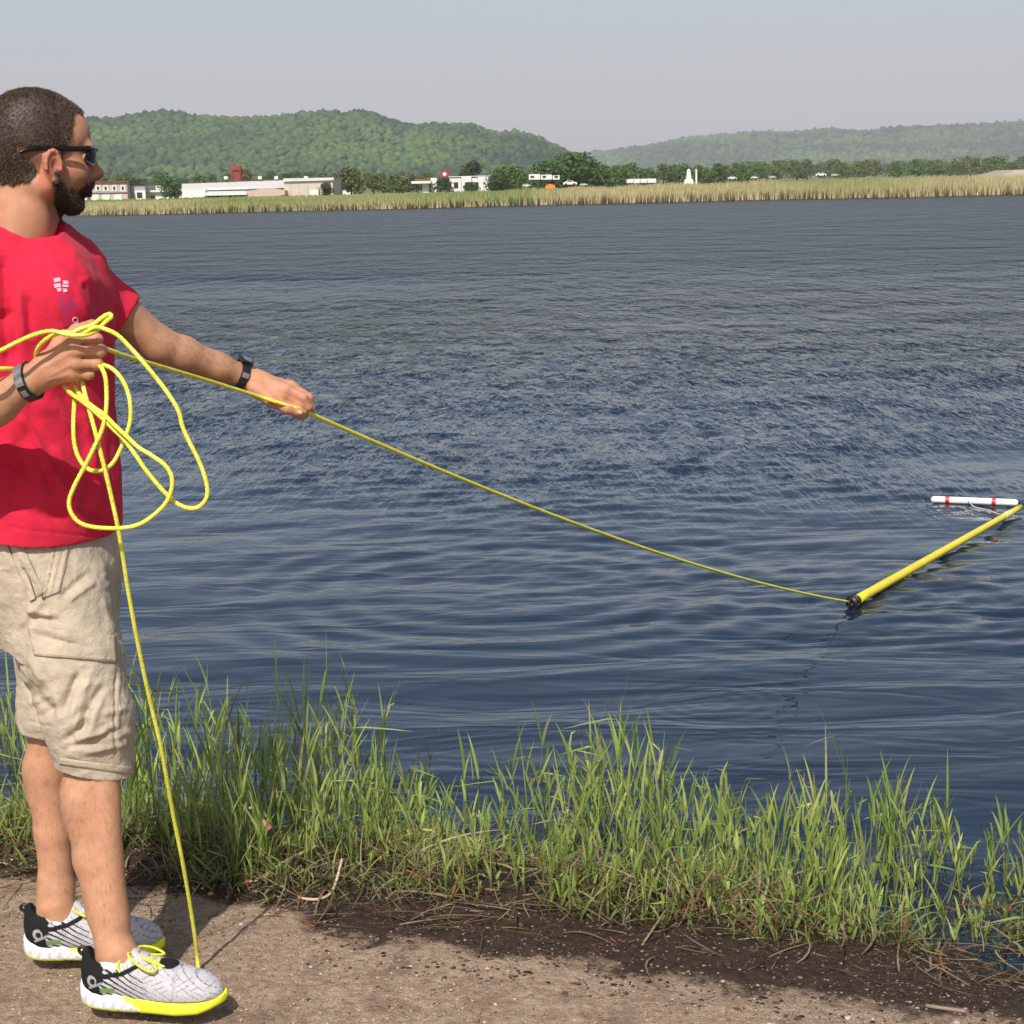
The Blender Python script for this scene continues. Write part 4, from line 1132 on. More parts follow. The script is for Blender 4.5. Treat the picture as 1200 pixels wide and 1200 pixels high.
# short dark hairs on shins and forearms
def limb_hair(V, Q, count, down, ok, seed, L):
    N = vnormals(V, Q); r = np.random.default_rng(seed); idx = np.where(ok)[0]; pk = r.choice(idx, count)
    P = V[pk] + r.normal(0, .0012, (count, 3)); P = P - N[pk] * (r.normal(0, .0012, (count, 3)) * N[pk]).sum(1)[:, None]
    D = N[pk] * .35 + np.array(down) + r.normal(0, .35, (count, 3)); D /= np.linalg.norm(D, axis=1)[:, None]
    sd = np.cross(D, N[pk]); sd /= np.linalg.norm(sd, axis=1)[:, None] + 1e-9; sd *= .00017; Ln = (L * r.uniform(.5, 1.3, count))[:, None]
    return np.stack([P - sd, P + sd, P + D * Ln + sd * .3, P + D * Ln - sd * .3], 1).reshape(-1, 3)
_hv = np.concatenate([limb_hair(legs[0], legs[1], 4200, [0, 0, -.9], (legs[0][:, 2] > .16) & (legs[0][:, 2] < .60), 81, .011),
                      limb_hair(armL[0], armL[1], 1500, [.7, .3, -.5], (armL[0][:, 0] > EL_L[0] - .01), 82, .008),
                      limb_hair(armR[0], armR[1], 1500, [.7, 0, -.3], (armR[0][:, 2] < EL_R[2] + .15) & (armR[0][:, 0] < WR_R[0] - .01), 83, .008)])
o = mesh_obj('body_hair', _hv, np.arange(len(_hv)).reshape(-1, 4), hair_m, body, smooth=False, col=np.tile([.11, .065, .04], (len(_hv), 1))); o['kind'] = 'stuff'
# sunglasses
sg = empty('sunglasses', to_world(np.array([[.09, 0, 0]]))[0] - np.array(man.location)); sg.parent = man
def sgmesh(name, V, F, mat, smooth=True): return mesh_obj(name, to_world(np.array(V)), F, mat, sg, smooth)
for s in (-1, 1):
    V = []; F = []; nu, nv = 14, 8
    for layer in (0, 1):
        for i in range(nu):
            u = i / (nu - 1); yv = s * (.006 + .064 * u); xv = .1025 - .9 * (.0 + abs(yv) ** 2) * 7.0 - layer * .0022
            for j in range(nv):
                v = j / (nv - 1); hgt = .040 * math.sin(math.pi * (.30 + .50 * (1 - u) ** .8)) ** .7 * (1 - .35 * u)
                zt = .013 - .001 * u; zv = zt - hgt * v
                V.append((xv - .006 * (v - .3) ** 2 - .002 * v, yv, zv))
    for l in (0, 1):
        b = l * nu * nv
        for i in range(nu - 1):
            for j in range(nv - 1):
                q = (b + i*nv + j, b + (i+1)*nv + j, b + (i+1)*nv + j + 1, b + i*nv + j + 1); F.append(q if (l == 0) == (s < 0) else q[::-1])
    b = nu * nv
    rim = [i*nv for i in range(nu)] + [(nu-1)*nv + j for j in range(1, nv)] + [i*nv + nv-1 for i in range(nu-2, -1, -1)] + [j for j in range(nv-2, 0, -1)]
    for i in range(len(rim)):
        a_, c_ = rim[i], rim[(i+1) % len(rim)]; F.append((a_, c_, c_ + b, a_ + b))
    sgmesh('lens', V, F, black_gloss)
    def gx_(yv): return .1025 - 6.3 * yv * yv
    mb = MB()
    pts = [(gx_(.064) - .0, s * .066, .0105), (.066, s * .0745, .0095), (.030, s * .078, .008), (-.005, s * .0795, .0075), (-.035, s * .078, .005), (-.055, s * .075, -.002)]
    V, F = tube_geo(spline(pts, 6), [.0062] * 6 + [.0052] * 8 + [.0034] * 17, 8)
    V = np.array(V); sgmesh('temple_arm', V, F, black_gloss)
mb = MB(); mb.tube([(.101, -.011, .011), (.1035, 0, .009), (.101, .011, .011)], .0024, 8); sgmesh('bridge', mb.V, mb.F, black_gloss)

# --- t-shirt
zc = lambda py, Y=3.42: W(50, py, Y)[2]
TY = R_(-40)
rows = [(672, 53, .130, .182, -22), (640, 51, .130, .180, -22), (600, 49, .130, .178, -26), (540, 45, .129, .170, -32), (480, 38, .124, .168, -37), (430, 34, .124, .176, -40), (380, 30, .126, .184, -41), (340, 27, .120, .186, -41), (305, 25, .100, .176, -41), (285, 23, .080, .145, -41), (268, 22, .064, .100, -41)]
zs = [zc(r_[0]) for r_ in rows]; cx = [W(r_[1], r_[0], 3.42)[0] for r_ in rows]; cy = [3.42 + .0 * r_[0] for r_ in rows]
f = Field((-1.30, 3.10, zc(690)), (-.66, 3.80, zc(225)), .0028)
f.loft(zs, cx, cy, [r_[2] for r_ in rows], [r_[3] for r_ in rows], np.array([R_(r_[4]) for r_ in rows]), .01)
neck0 = np.array([HO[0] - .055, 3.385, zc(250)])
f.cone(neck0 + [.01, 0, -.045], SH_L + [-.015, 0, -.012], .058, .061, .05)
f.cone(neck0 + [-.01, 0, -.045], SH_R + [.02, 0, -.01], .060, .066, .05)
f.ell(W(60, 350, 3.36), (.09, .08, .11), rotz(TY), k=.06)            # chest
hemL = W(144, 383, 3.60); sl_ax = hemL - SH_L; sl_ax /= np.linalg.norm(sl_ax)
f.cone(SH_L, hemL + sl_ax * .03, .061, .070, .030)
dR = EL_R - SH_R; dR /= np.linalg.norm(dR); hemR = SH_R + dR * .20
f.cone(SH_R, hemR + dR * .03, .068, .066, .035)
# flat cuts at sleeve hems (local)
def localcut(f, p, n, R):
    p = np.array(p); sl, g = f._sub(p - R, p + R, 0)
    d = (g[0]-p[0])*n[0] + (g[1]-p[1])*n[1] + (g[2]-p[2])*n[2]
    rr = np.sqrt((g[0]-p[0])**2 + (g[1]-p[1])**2 + (g[2]-p[2])**2)
    F = f.F[sl]; m_ = rr < R; F[m_] = np.maximum(F[m_], d[m_]); f.F[sl] = F
cutn = W(156, 360, 3.60) - W(133, 402, 3.60); cutn = np.array([-cutn[2], 0, cutn[0]]); cutn = -cutn if cutn[0] < 0 else cutn; cutn = cutn / np.linalg.norm(cutn); cutn = cutn + [0, .15, 0]; cutn /= np.linalg.norm(cutn)
localcut(f, hemL, cutn, .098); localcut(f, hemR, dR, .095)
f.cone(hemL + sl_ax * .05, hemL - sl_ax * .05, .064, .055, .002, sub=True)
f.cone(hemR + dR * .05, hemR - dR * .05, .060, .055, .002, sub=True)
# neck opening and ribbed collar
colc = np.array([HO[0] - .050, HO[1] - .012, 0]); 
cring = []
for i in range(25):
    a = 2 * math.pi * i / 24
    fx_, sy_ = math.cos(a), math.sin(a)
    v = rotz(R_(-36)) @ np.array([.074 * fx_, .082 * sy_, 0])
    z = zc(233) - .044 * (fx_ + 1) + .006 * abs(sy_)
    cring.append(np.array([colc[0] + v[0], colc[1] + v[1], z]))
_sl, _g = f._sub(np.array([colc[0], colc[1], zc(250)]) - .12, np.array([colc[0], colc[1], zc(250)]) + .12, 0)
_dx = _g[0] - colc[0]; _dy = _g[1] - colc[1]; _c, _s = math.cos(R_(-36)), math.sin(R_(-36))
_fu = _dx * _c + _dy * _s; _fv = -_dx * _s + _dy * _c
_rad = (np.sqrt((_fu / .074) ** 2 + (_fv / .082) ** 2) - 1) * .076
_pl = (zc(233) - .044 * (_fu / .074 + 1) + .006 * np.minimum(1, np.abs(_fv / .082))) - _g[2]
_d = np.maximum(_rad - .03 * np.clip(-_pl / .06, 0, 1), _pl)
f._put(_sl, _d, 0.0, True)
for i in range(24): f.cone(cring[i], cring[i+1], .0068, .0068, .006)
hem_l = W(-60, 612, 3.35); hem_r = W(140, 639, 3.35)
hn_ = np.cross(hem_r - hem_l, [0, 1.0, .06]); hn_ = hn_ / np.linalg.norm(hn_); hn_ = hn_ if hn_[2] < 0 else -hn_
f.cut(hem_l, hn_)
# hollow underside just above the hem
f.loft([zc(665), zc(612)], [W(50, 640, 3.42)[0]] * 2, [3.42] * 2, [.110, .110], [.162, .160], R_(-24), 0) if False else None
sh_V, sh_Q = f.mesh(); sh_N = vnormals(sh_V, sh_Q)
FOLD_S = [(5, 300, 12, 380, 6, -6), (14, 330, 22, 430, 4, -5), (22, 335, 30, 400, 4, 4), (33, 345, 38, 400, 3.5, -3.5), (2, 360, 14, 430, 8, -9),
          (20, 480, 62, 560, 6, 7), (24, 492, 70, 585, 5, -5), (62, 555, 90, 600, 5, 5), (62, 545, 92, 570, 5, -4), (60, 520, 100, 575, 6, 4),
          (0, 520, 50, 545, 7, 5), (0, 535, 45, 565, 6, -6), (40, 590, 120, 600, 6, 4), (0, 590, 80, 612, 6, -4), (90, 585, 130, 625, 6, -6), (80, 600, 128, 632, 4, 3),
          (40, 470, 100, 500, 9, 3), (70, 450, 105, 540, 7, -3), (100, 480, 122, 600, 5, 3), (30, 500, 10, 600, 9, -4),
          (60, 290, 100, 330, 6, -2.5), (85, 285, 118, 340, 6, 3), (100, 330, 125, 375, 5, -3.5), (110, 320, 140, 360, 4, 2.5), (90, 330, 108, 395, 5, 2.5),
          (0, 618, 140, 634, 1.4, -1.0)]
sh_V = folds(sh_V, sh_N, [(a_, b_, c_, d_, w_ * 1.15, m_ * 1.7) for a_, b_, c_, d_, w_, m_ in FOLD_S])
sh_V = sh_V + sh_N * (.0036 * fbm(sh_V * [1, 1, .6], 13, 3, 4) + .0020 * np.abs(vnoise(sh_V * [1, 1, .5], 40, 12)))[:, None] * sstep(zc(630), zc(600), sh_V[:, 2])[:, None]
sh_V = vsmooth(sh_V, sh_Q, 1, .4)
red_c = np.array([.58, .018, .050])
shc = np.tile(red_c, (len(sh_V), 1)) * (1 + .05 * fbm(sh_V, 5, 3, 1))[:, None]
shirt = mesh_obj('t_shirt', sh_V, sh_Q, shirt_m, man, col=shc)
ring_m = colmat('collar_rib', .85, .0008, 700, .08, 40, .15)
V, F = tube_geo(cring, .0092, 10, False); V = np.array(V)
V[:, 2] = V[:, 2] + .0
mesh_obj('collar', V, F, ring_m, shirt, col=np.tile(red_c * .9, (len(V), 1)))
# faded print: drawn in the chest's own frame and laid on the cloth
bv_sh = BVHTree.FromPolygons([tuple(v) for v in sh_V], [tuple(int(i) for i in q) for q in sh_Q])
def drape(bv, px, py, lift):
    d = Vector(W(px, py, 3.0) - CAM).normalized(); hit = bv.ray_cast(Vector(CAM), d)
    if hit[0] is None: return None
    return np.array(hit[0]) + np.array(hit[1]) * lift * (1 if hit[1].dot(d) < 0 else -1)
def patch(name, bv, poly_fn, nu, nv, lift, mat, parent, rim=True, col=None):
    """cloth piece following the surface beneath: poly_fn(u,v)->(px,py)"""
    P = []
    for i in range(nu):
        for j in range(nv):
            x, y = poly_fn(i / (nu-1), j / (nv-1))
            edge = min(i, nu-1-i, j, nv-1-j)
            p = drape(bv, x, y, lift)
            P.append(p)
    good = [p for p in P if p is not None]
    if not good: return None
    last = good[0]
    for i, p in enumerate(P):
        if p is None or np.linalg.norm(p - last) > .12: P[i] = last
        last = P[i]
    P = np.array(P); F = grid_faces(nu, nv)
    V0 = P; N_ = vnormals(P, F)
    if (N_ @ np.array([0, 1.0, 0])).mean() > 0: N_ = -N_; F = F[:, ::-1]
    if rim:
        V1 = P - N_ * (lift + .002)
        b = nu * nv
        r_ = [i*nv for i in range(nu)] + [(nu-1)*nv + j for j in range(1, nv)] + [i*nv + nv-1 for i in range(nu-2, -1, -1)] + [j for j in range(nv-2, 0, -1)]
        RF = np.array([(r_[i], r_[(i+1) % len(r_)], r_[(i+1) % len(r_)] + b, r_[i] + b) for i in range(len(r_))])
        V0 = np.concatenate([P, V1]); F = np.concatenate([F, RF])
    return mesh_obj(name, V0, F, mat, parent, col=(np.tile(col, (len(V0), 1)) if col is not None else None))
pt = NT('faded_print'); _v = pt.obj()
a_ = pt.noise(_v, 90, 4, .7, 1.5).outputs[0]; b_ = pt.noise(_v, 30, 3).outputs[0]
msk = pt.math('MULTIPLY', pt.mr(a_, .44, .56), pt.mr(b_, .35, .55))
pc = pt.mix(pt.math('MULTIPLY', msk, .8), (.58, .018, .050, 1), (.18, .045, .15, 1))
print_m = pt.done(Base_Color=pc, Roughness=.8); pt.p.inputs['Specular IOR Level'].default_value = .1
white_ink = simple('white_ink', (.74, .42, .48), .8, .35, 700, spec=.1)
def pq(x0, y0, x1, y1, x2, y2, x3, y3):
    return lambda u, v: ((1-u)*(1-v)*x0 + u*(1-v)*x1 + u*v*x2 + (1-u)*v*x3, (1-u)*(1-v)*y0 + u*(1-v)*y1 + u*v*y2 + (1-u)*v*y3)
patch('faded_print', bv_sh, pq(66, 347, 85, 343, 103, 378, 74, 384), 12, 14, .0006, print_m, shirt, rim=False)
for q in ((62.5, 326.5, 70, 325, 71, 329.5, 63.5, 331), (73.5, 329, 79, 329, 80.5, 332.5, 74, 333), (63, 333, 70.5, 331.5, 71.5, 336, 64, 337.5), (73, 333.5, 80, 334, 80, 336.5, 73, 336), (66, 338, 71.5, 337, 72, 341, 68, 342), (73.5, 338, 78.5, 338.5, 78.5, 342, 74, 342.5)):
    patch('lettering', bv_sh, pq(*q), 4, 3, .0012, white_ink, shirt, rim=False)
for i in range(10):
    pass
rp = []
for i in range(13):
    a = 2 * math.pi * i / 12; p_ = drape(bv_sh, 88 + 3.0 * math.cos(a), 375 + 3.0 * math.sin(a), .0012)
    if p_ is not None: rp.append(p_)
if len(rp) > 6:
    V, F = tube_geo(rp, .0011, 6, False); mesh_obj('lettering', np.array(V), F, white_ink, shirt)

# --- cargo shorts
f = Field((-1.16, 3.10, zc(925)), (-.62, 3.74, zc(600)), .0028)
rows = [(745, 70, .100, .150, -12), (700, 66, .114, .160, -14), (660, 62, .120, .165, -18), (630, 56, .116, .162, -22), (605, 52, .104, .150, -22)]
zs = [zc(r_[0]) for r_ in rows]
f.loft(zs, [W(r_[1], r_[0], 3.42)[0] for r_ in rows], [3.42] * 5, [r_[2] for r_ in rows], [r_[3] for r_ in rows], np.array([R_(r_[4]) for r_ in rows]), .02)
f.chain([W(72, 700, 3.35), W(86, 775, 3.32), W(103, 840, 3.29), W(113.5, 915, 3.29)], [.094, .092, .083, .0735], .035)
f.cone(W(112, 745, 3.42), W(140, 880, 3.33), .046, .026, .035)
f.chain([W(56, 700, 3.50), W(66, 770, 3.48), W(61, 830, 3.47), W(60, 868, 3.47)], [.092, .076, .066, .0615], .035)
f.ell(W(22, 715, 3.45), (.05, .07, .05), k=.03)
nh = (W(70, 896, 3.29) + W(157, 909, 3.29)) / 2; vn = W(157, 911, 3.29) - W(70, 897, 3.29); nn_ = np.array([-vn[2], -.10 * abs(vn[0]), -abs(vn[0])]); nn_ = np.array([vn[2], -.012, -vn[0]]) ; nn_ /= np.linalg.norm(nn_); nn_ = nn_ if nn_[2] < 0 else -nn_
localcut(f, nh, nn_, .105)
fhp = W(46, 857, 3.47); vn = W(66, 861, 3.47) - W(26, 853, 3.47); fn = np.array([vn[2], -.006, -vn[0]]); fn /= np.linalg.norm(fn); fn = fn if fn[2] < 0 else -fn
localcut(f, fhp, fn, .092)
f.cone(W(114, 900, 3.29), W(118, 960, 3.29), .060, .068, .002, sub=True)
f.cone(W(60, 858, 3.47), W(60, 910, 3.47), .050, .056, .002, sub=True)
so_V, so_Q = f.mesh(); so_N = vnormals(so_V, so_Q)
FOLD_P = [(10, 640, 48, 700, 3.5, -3.5), (16, 636, 54, 700, 3.5, 3), (66, 632, 50, 700, 1.5, -2.2), (82, 634, 70, 690, 1.5, 1.2),
          (28, 712, 60, 722, 5, 5), (30, 722, 70, 728, 4, -4.5), (34, 730, 90, 748, 4, 4), (36, 742, 110, 758, 3.5, -3.5), (70, 700, 105, 672, 4, -4), (78, 706, 112, 682, 4, 4), (50, 700, 20, 735, 4, 4),
          (52, 782, 46, 830, 5, -3), (60, 800, 75, 850, 6, 4), (94, 786, 68, 840, 5, -9), (98, 800, 84, 842, 5, 5), (106, 790, 88, 860, 4, 4), (124, 800, 90, 862, 5, -5.5), (122, 812, 100, 866, 5, 4.5),
          (108, 842, 76, 872, 6, -8), (88, 838, 108, 830, 5, -5), (84, 868, 128, 858, 4, 4.5), (76, 878, 120, 872, 3.5, -4), (96, 884, 150, 872, 4, 4), (100, 872, 150, 852, 4, -3.5), (120, 838, 152, 830, 4, 3), (128, 850, 156, 862, 4, 3),
          (136, 780, 135, 890, 1.6, -2.2), (140, 780, 140, 890, 1.4, 1.2), (70, 890, 156, 902, 1.3, -1.6), (28, 846, 64, 852, 1.3, -1.6), (32, 770, 50, 800, 5, 4), (30, 800, 62, 842, 6, -5), (34, 826, 60, 812, 5, 4), (44, 842, 66, 826, 4, -4),
          (128, 650, 140, 750, 3, -2.5), (118, 660, 128, 690, 4, 3), (120, 700, 136, 740, 4, 3)]
so_V = folds(so_V, so_N, [(a_, b_, c_, d_, w_, m_ * 1.35) for a_, b_, c_, d_, w_, m_ in FOLD_P])
so_V = so_V + so_N * (.0022 * fbm(so_V, 26, 3, 14) - .0022 * np.abs(vnoise(so_V * [1, 1, 1.6], 34, 22)))[:, None]
so_V = vsmooth(so_V, so_Q, 1, .35)
shorts = mesh_obj('cargo_shorts', so_V, so_Q, short_m, man)
bv_so = BVHTree.FromPolygons([tuple(v) for v in so_V], [tuple(int(i) for i in q) for q in so_Q])
patch('pocket_flap', bv_so, lambda u, v: pq(33, 733, 134, 746, 135.5, 776 , 41, 768)(u, v) if True else 0, 34, 14, .0042, short_m, shorts)
patch('pocket_binding', bv_so, pq(64, 630, 83, 632, 70, 694, 49, 702), 8, 24, .0018, short_m, shorts)
patch('front_pocket', bv_so, pq(8, 632, 24, 630, 52, 696, 36, 704), 8, 20, .0016, short_m, shorts)
patch('hem_band', bv_so, pq(71, 888, 156, 899, 157, 908, 70, 896), 26, 4, .0018, short_m, shorts)
# stitch rows
stitch = simple('thread', (.24, .18, .12), .9, .1, 100)
def stitches(pts, step=1.7):
    mb = MB(); k = 0
    for a, b in zip(pts[:-1], pts[1:]):
        L = math.hypot(b[0]-a[0], b[1]-a[1]); n = max(1, int(L / step))
        for i in range(n):
            t0 = i / n; t1 = (i + .55) / n
            p = drape(bv_so, a[0]+(b[0]-a[0])*t0, a[1]+(b[1]-a[1])*t0, .0046); q = drape(bv_so, a[0]+(b[0]-a[0])*t1, a[1]+(b[1]-a[1])*t1, .0046)
            if p is not None and q is not None and np.linalg.norm(p - q) < .01: mb.tube([p, q], .0005, 4)
    return mb
mb = MB()
for ln in ([(43, 766), (134, 774)], [(66, 634), (52, 696)], [(81, 636), (69, 690)], [(73, 634), (60, 694)], [(138, 782), (137, 888)], [(73, 893), (154, 904)]):
    s_ = stitches(ln); mb.add(s_.V, s_.F)
if mb.V:
    o = mb.build('stitching', stitch, shorts); o['kind'] = 'stuff'

# --- socks, shoes
f = None
def sock(name, ank, ox, oy, o):
    f = Field(np.array(ank) - [.12, .12, .11], np.array(ank) + [.16, .12, .04], .002)
    f.cone(np.array(ank) + [0, 0, -.015], np.array(ank) + [0, 0, -.06], .0385, .032, .01)
    f.cone(ank + ox * -.022 + np.array([0, 0, .0]), ank + ox * -.032 + np.array([0, 0, -.05]), .022, .025, .015)
    f.cone(ank + ox * .008 + np.array([0, 0, -.030]), sw(o, ox, oy, (.15, 0, .058)), .034, .026, .02)
    n = ox * -.50 + np.array([0, 0, 1.0]); f.cut(ank + np.array([0, 0, .0]) , n)
    V, Q = f.mesh(); N = vnormals(V, Q); V = V + N * (.0003 * np.sin(V[:, 2] * 1800))[:, None]
    return mesh_obj(name, V, Q, white_cot, man)
sock('sock', ank_n + [0, 0, -.006], near_x, near_y, near_o); sock('sock', ank_f + [0, 0, -.022], far_x, far_y, far_o)
upper_m = colmat('knit_mesh', .8, .0012, 1300, .12, 500, .2)
foam_m = colmat('sole_foam', .6, .0004, 500, .06, 60, .3)
def sole_geo():
    st = 70; n = 28; V = []; C = []
    for i in range(st):
        x = .292 * i / (st - 1)
        t = x / .292
        w = np.interp(x, [0, .008, .03, .07, .12, .17, .21, .245, .27, .285, .292], [.014, .028, .041, .043, .042, .046, .051, .048, .037, .022, .006])
        cy_ = np.interp(x, [0, .1, .2, .292], [0, -.002, .004, .010])
        zb = np.interp(x, [0, .02, .05, .2, .25, .292], [.012, .003, 0, 0, .004, .020])
        zt = np.interp(x, [0, .02, .06, .12, .17, .22, .27, .292], [.052, .050, .047, .043, .037, .033, .034, .038])
        for k in range(n):
            a = 2 * math.pi * k / n; c, s_ = math.cos(a), math.sin(a)
            sx = math.copysign(abs(c) ** .45, c); sz = math.copysign(abs(s_) ** .6, s_)
            zz = (zb + zt) / 2 + sz * (zt - zb) / 2
            grow = 1 + .06 * math.sin((zz - zb) / (zt - zb + 1e-6) * math.pi) - .0
            groove = 0
            side = abs(c) > .6
            if side and x < .14: groove = -.0018 * (math.sin((x * 1.0 + zz * 1.6) * 330) > .5)
            tread = 0
            if sz < -.8: tread = .002 * (math.sin(x * 500) > .3)
            yy_ = cy_ + sx * (w * grow + groove)
            V.append((x, yy_, zz + tread))
            h_ = (zz - zb) / (zt - zb + 1e-6)
            yellow = (h_ < .22) or (x > .085 + .07 * (1 - h_) ) 
            C.append((.78, .80, .04) if yellow else (.80, .80, .80))
            if yellow and h_ < .10: C[-1] = (.50, .50, .03)
            if groove < 0 and not yellow: C[-1] = (.50, .52, .58)  # grooves coloured grey, shading painted into the white foam
    F = []
    for i in range(st - 1):
        for k in range(n): F.append((i*n+k, i*n+(k+1) % n, (i+1)*n+(k+1) % n, (i+1)*n+k))
    F.append(tuple(range(n-1, -1, -1))); F.append(tuple((st-1)*n + k for k in range(n)))
    return np.array(V), F, np.array(C)
def upper_geo():
    f = Field((-.02, -.07, .02), (.31, .07, .14), .0016)
    f.ell((.052, 0, .060), (.050, .041, .050), k=.02)
    f.chain([(.022, 0, .085), (.016, 0, .106)], [.020, .013], .015)
    f.chain([(.06, 0, .06), (.12, 0, .062), (.18, .002, .052), (.235, .006, .040)], [.040, .041, .039, .034], .025)
    f.ell((.215, .004, .040), (.072, .046, .032), k=.02)
    f.ell((.165, .002, .040), (.09, .040, .030), k=.02)
    f.cone((.118, 0, .090), (.10, 0, .108), .021, .017, .015)      # tongue
    f.cut((0, 0, .034), (0, 0, -1))
    # collar opening
    f.ell((.064, 0, .120), (.044, .036, .036), k=.006, sub=True)
    f.cone((.065, 0, .12), (.07, 0, .05), .030, .025, .004, sub=True)
    V, Q = f.mesh()
    x, y, z = V.T
    top = np.interp(x, [0, .03, .08, .12, .16, .2, .25, .29], [.11, .10, .085, .098, .088, .075, .060, .045])
    C = np.tile(np.array([.52, .495, .515]), (len(V), 1)) * (1 + .10 * vnoise(V, 130, 7))[:, None]
    # dark thin woven lines, sweeping forward and down
    fr = np.sin((x * 1.0 + (z - .04) * 1.5) * 430 + 1.2 * np.sin(x * 60)); fr2 = np.sin((x - (z - .04) * 2.4) * 260)
    brk = vnoise(V, 110, 5) > -.15; brk2 = vnoise(V, 90, 6) > .1
    ln = ((fr > .93) & brk) | ((fr2 > .93) & (x > .13) & brk2)
    C[ln] = (.16, .16, .19)
    zig = .10 + .05 * (np.abs(((z * 55) % 1) - .5) * 2) - (z - .04) * .2
    heel = x < .058 + .004 * np.sin(z * 300)
    C[heel] = (.012, .012, .013)
    spikes = (x >= .055) & (x < .175 - (z - .035) * .9) & ((np.sin((x * .55 + z * 1.0) * 560) > .25 + (x - .055) * 7) )
    C[spikes & (z < .09)] = (.014, .014, .016)
    band = np.abs(z - (np.interp(x, [.03, .06, .10, .13], [.088, .076, .084, .098]))) < .0045
    C[band & (x < .13)] = (.012, .012, .013)
    C[(x < .05) & (z < .050)] = (.012, .012, .013)
    logo = ((np.hypot((x - .038), (z - .066)) < .011) & (np.hypot((x - .040), (z - .066)) > .006)) | ((x > .03) & (x < .06) & (np.abs(z - .058 - (x - .045) * .5) < .0022))
    C[logo & (np.abs(y) > .02)] = (.34, .34, .34)
    C[(x > .055) & (x < .085) & (z < .055) & (z > .044)] = (.20, .30, .12)
    lock = (np.hypot((x - .183) * .9, y * .8 - .0) < .017) & (z > .062)
    C[lock] = (.012, .012, .014)
    C[(x > .20) & (x < .205)] *= .85
    return V, Q, C
SV, SF, SC = sole_geo(); UV_, UQ, UC = upper_geo()
def xf(V, o, ax, ay, flip=1):
    V = np.asarray(V); return o + V[:, :1] * ax + V[:, 1:2] * ay * flip + V[:, 2:] * np.array([0, 0, 1.0])
def upper_top(x):  # height of the lacing area
    return np.interp(x, [.095, .12, .14, .16, .18, .2, .22], [.106, .1035, .0985, .0935, .0875, .080, .074])
def make_shoe(o, ax, ay, label, flip):
    s_ = empty('shoe', o - np.array(man.location)); s_.parent = man; s_['label'] = label
    def m(name, V, F, mat, col=None, smooth=True):
        V = xf(V, o, ax, ay, flip)
        if flip < 0: F = F[:, ::-1] if isinstance(F, np.ndarray) else [tuple(q[::-1]) for q in F]
        return mesh_obj(name, V, F, mat, s_, smooth, col=col)
    m('sole', SV, SF, foam_m, SC); m('upper', UV_, UQ, upper_m, UC)
    k = 0
    for i, x in enumerate((.122, .138, .154, .170)):
        z0 = upper_top(x); z1 = upper_top(x + .014)
        for sg_ in (-1, 1):
            V, F = tube_geo(spline([(x, -sg_ * .020, z0 - .004), (x + .005, -sg_ * .008, z0 + .0035), (x + .012, sg_ * .010, z1 + .0035), (x + .015, sg_ * .022, z1 - .006)], 5), .0026, 7)
            m('lace', np.array(V), F, yel_lace)
    for pts in ([(.118, 0, .108), (.108, -.022, .118), (.130, -.045, .112), (.158, -.046, .096), (.168, -.030, .092), (.150, -.014, .100), (.122, 0, .109)],
                [(.118, 0, .108), (.112, .024, .112), (.135, .040, .104), (.160, .032, .096), (.140, .012, .103), (.120, 0, .109)],
                [(.118, 0, .108), (.135, -.016, .108), (.158, -.020, .101), (.178, -.016, .092), (.186, -.022, .083)],
                [(.118, 0, .108), (.098, -.020, .112), (.090, -.034, .098), (.096, -.038, .086)]):
        V, F = tube_geo(spline(pts, 6), .0027, 7); m('lace', np.array(V), F, yel_lace)
    mb = MB(); V, F = tube_geo(spline([(.006, 0, .098), (-.004, 0, .108), (.002, 0, .116), (.014, 0, .112)], 5), .0035, 8); m('heel_tab', np.array(V), F, black_rub)
    return s_
make_shoe(near_o, near_x, near_y, 'nearer white running shoe with yellow sole and laces', 1)
make_shoe(far_o, far_x, far_y, 'farther running shoe half hidden behind the near leg', -1)

# --- wrist wear
def band(name, c, axis, ref, r, w, plate, label):
    """strap round an arm: c centre, axis along the arm, ref direction of the plate"""
    axis = axis / np.linalg.norm(axis); ref = ref - axis * (ref @ axis); ref /= np.linalg.norm(ref); oth = np.cross(axis, ref)
    e = empty(name, c - np.array(man.location)); e.parent = man; e['label'] = label
    V = []; F = []; n = 36
    for k in range(n):
        a = 2 * math.pi * k / n
        for rr, ww in ((r, -w), (r + .003, -w * .9), (r + .003, w * .9), (r, w)):
            V.append(c + (ref * math.cos(a) + oth * math.sin(a)) * rr + axis * ww)
    for k in range(n):
        for j in range(4):
            F.append((k*4+j, k*4+(j+1) % 4, ((k+1) % n)*4+(j+1) % 4, ((k+1) % n)*4+j))
    mesh_obj('strap', np.array(V), F, black_rub, e, smooth=False)
    for nm, a0, a1, wv, lift, mt in plate:
        V = []; F = []; m_ = 8
        for i in range(m_):
            a = a0 + (a1 - a0) * i / (m_ - 1)
            for rr, ww in ((r + .001, -wv), (r + lift, -wv * .9), (r + lift, wv * .9), (r + .001, wv)): V.append(c + (ref * math.cos(a) + oth * math.sin(a)) * rr + axis * ww)
        for i in range(m_ - 1):
            for j in range(3): F.append((i*4+j, (i+1)*4+j, (i+1)*4+j+1, i*4+j+1))
        F.append((0, 1, 2, 3)); F.append(tuple((m_-1)*4 + j for j in (3, 2, 1, 0)))
        mesh_obj(nm, np.array(V), F, mt, e, smooth=False)
axR = WR_R - EL_R
band('wristband', lerp(EL_R, WR_R, .985), axR + np.array([0, 0, -.06]), np.array([-.1, -1.0, .45]), .0325, .0100, [('display', -.75, .50, .0085, .0052, silver_m), ('clasp', .75, 1.1, .006, .0048, silver_m)], 'black wristband with silver display on the near wrist')
axL = WR_L - EL_L
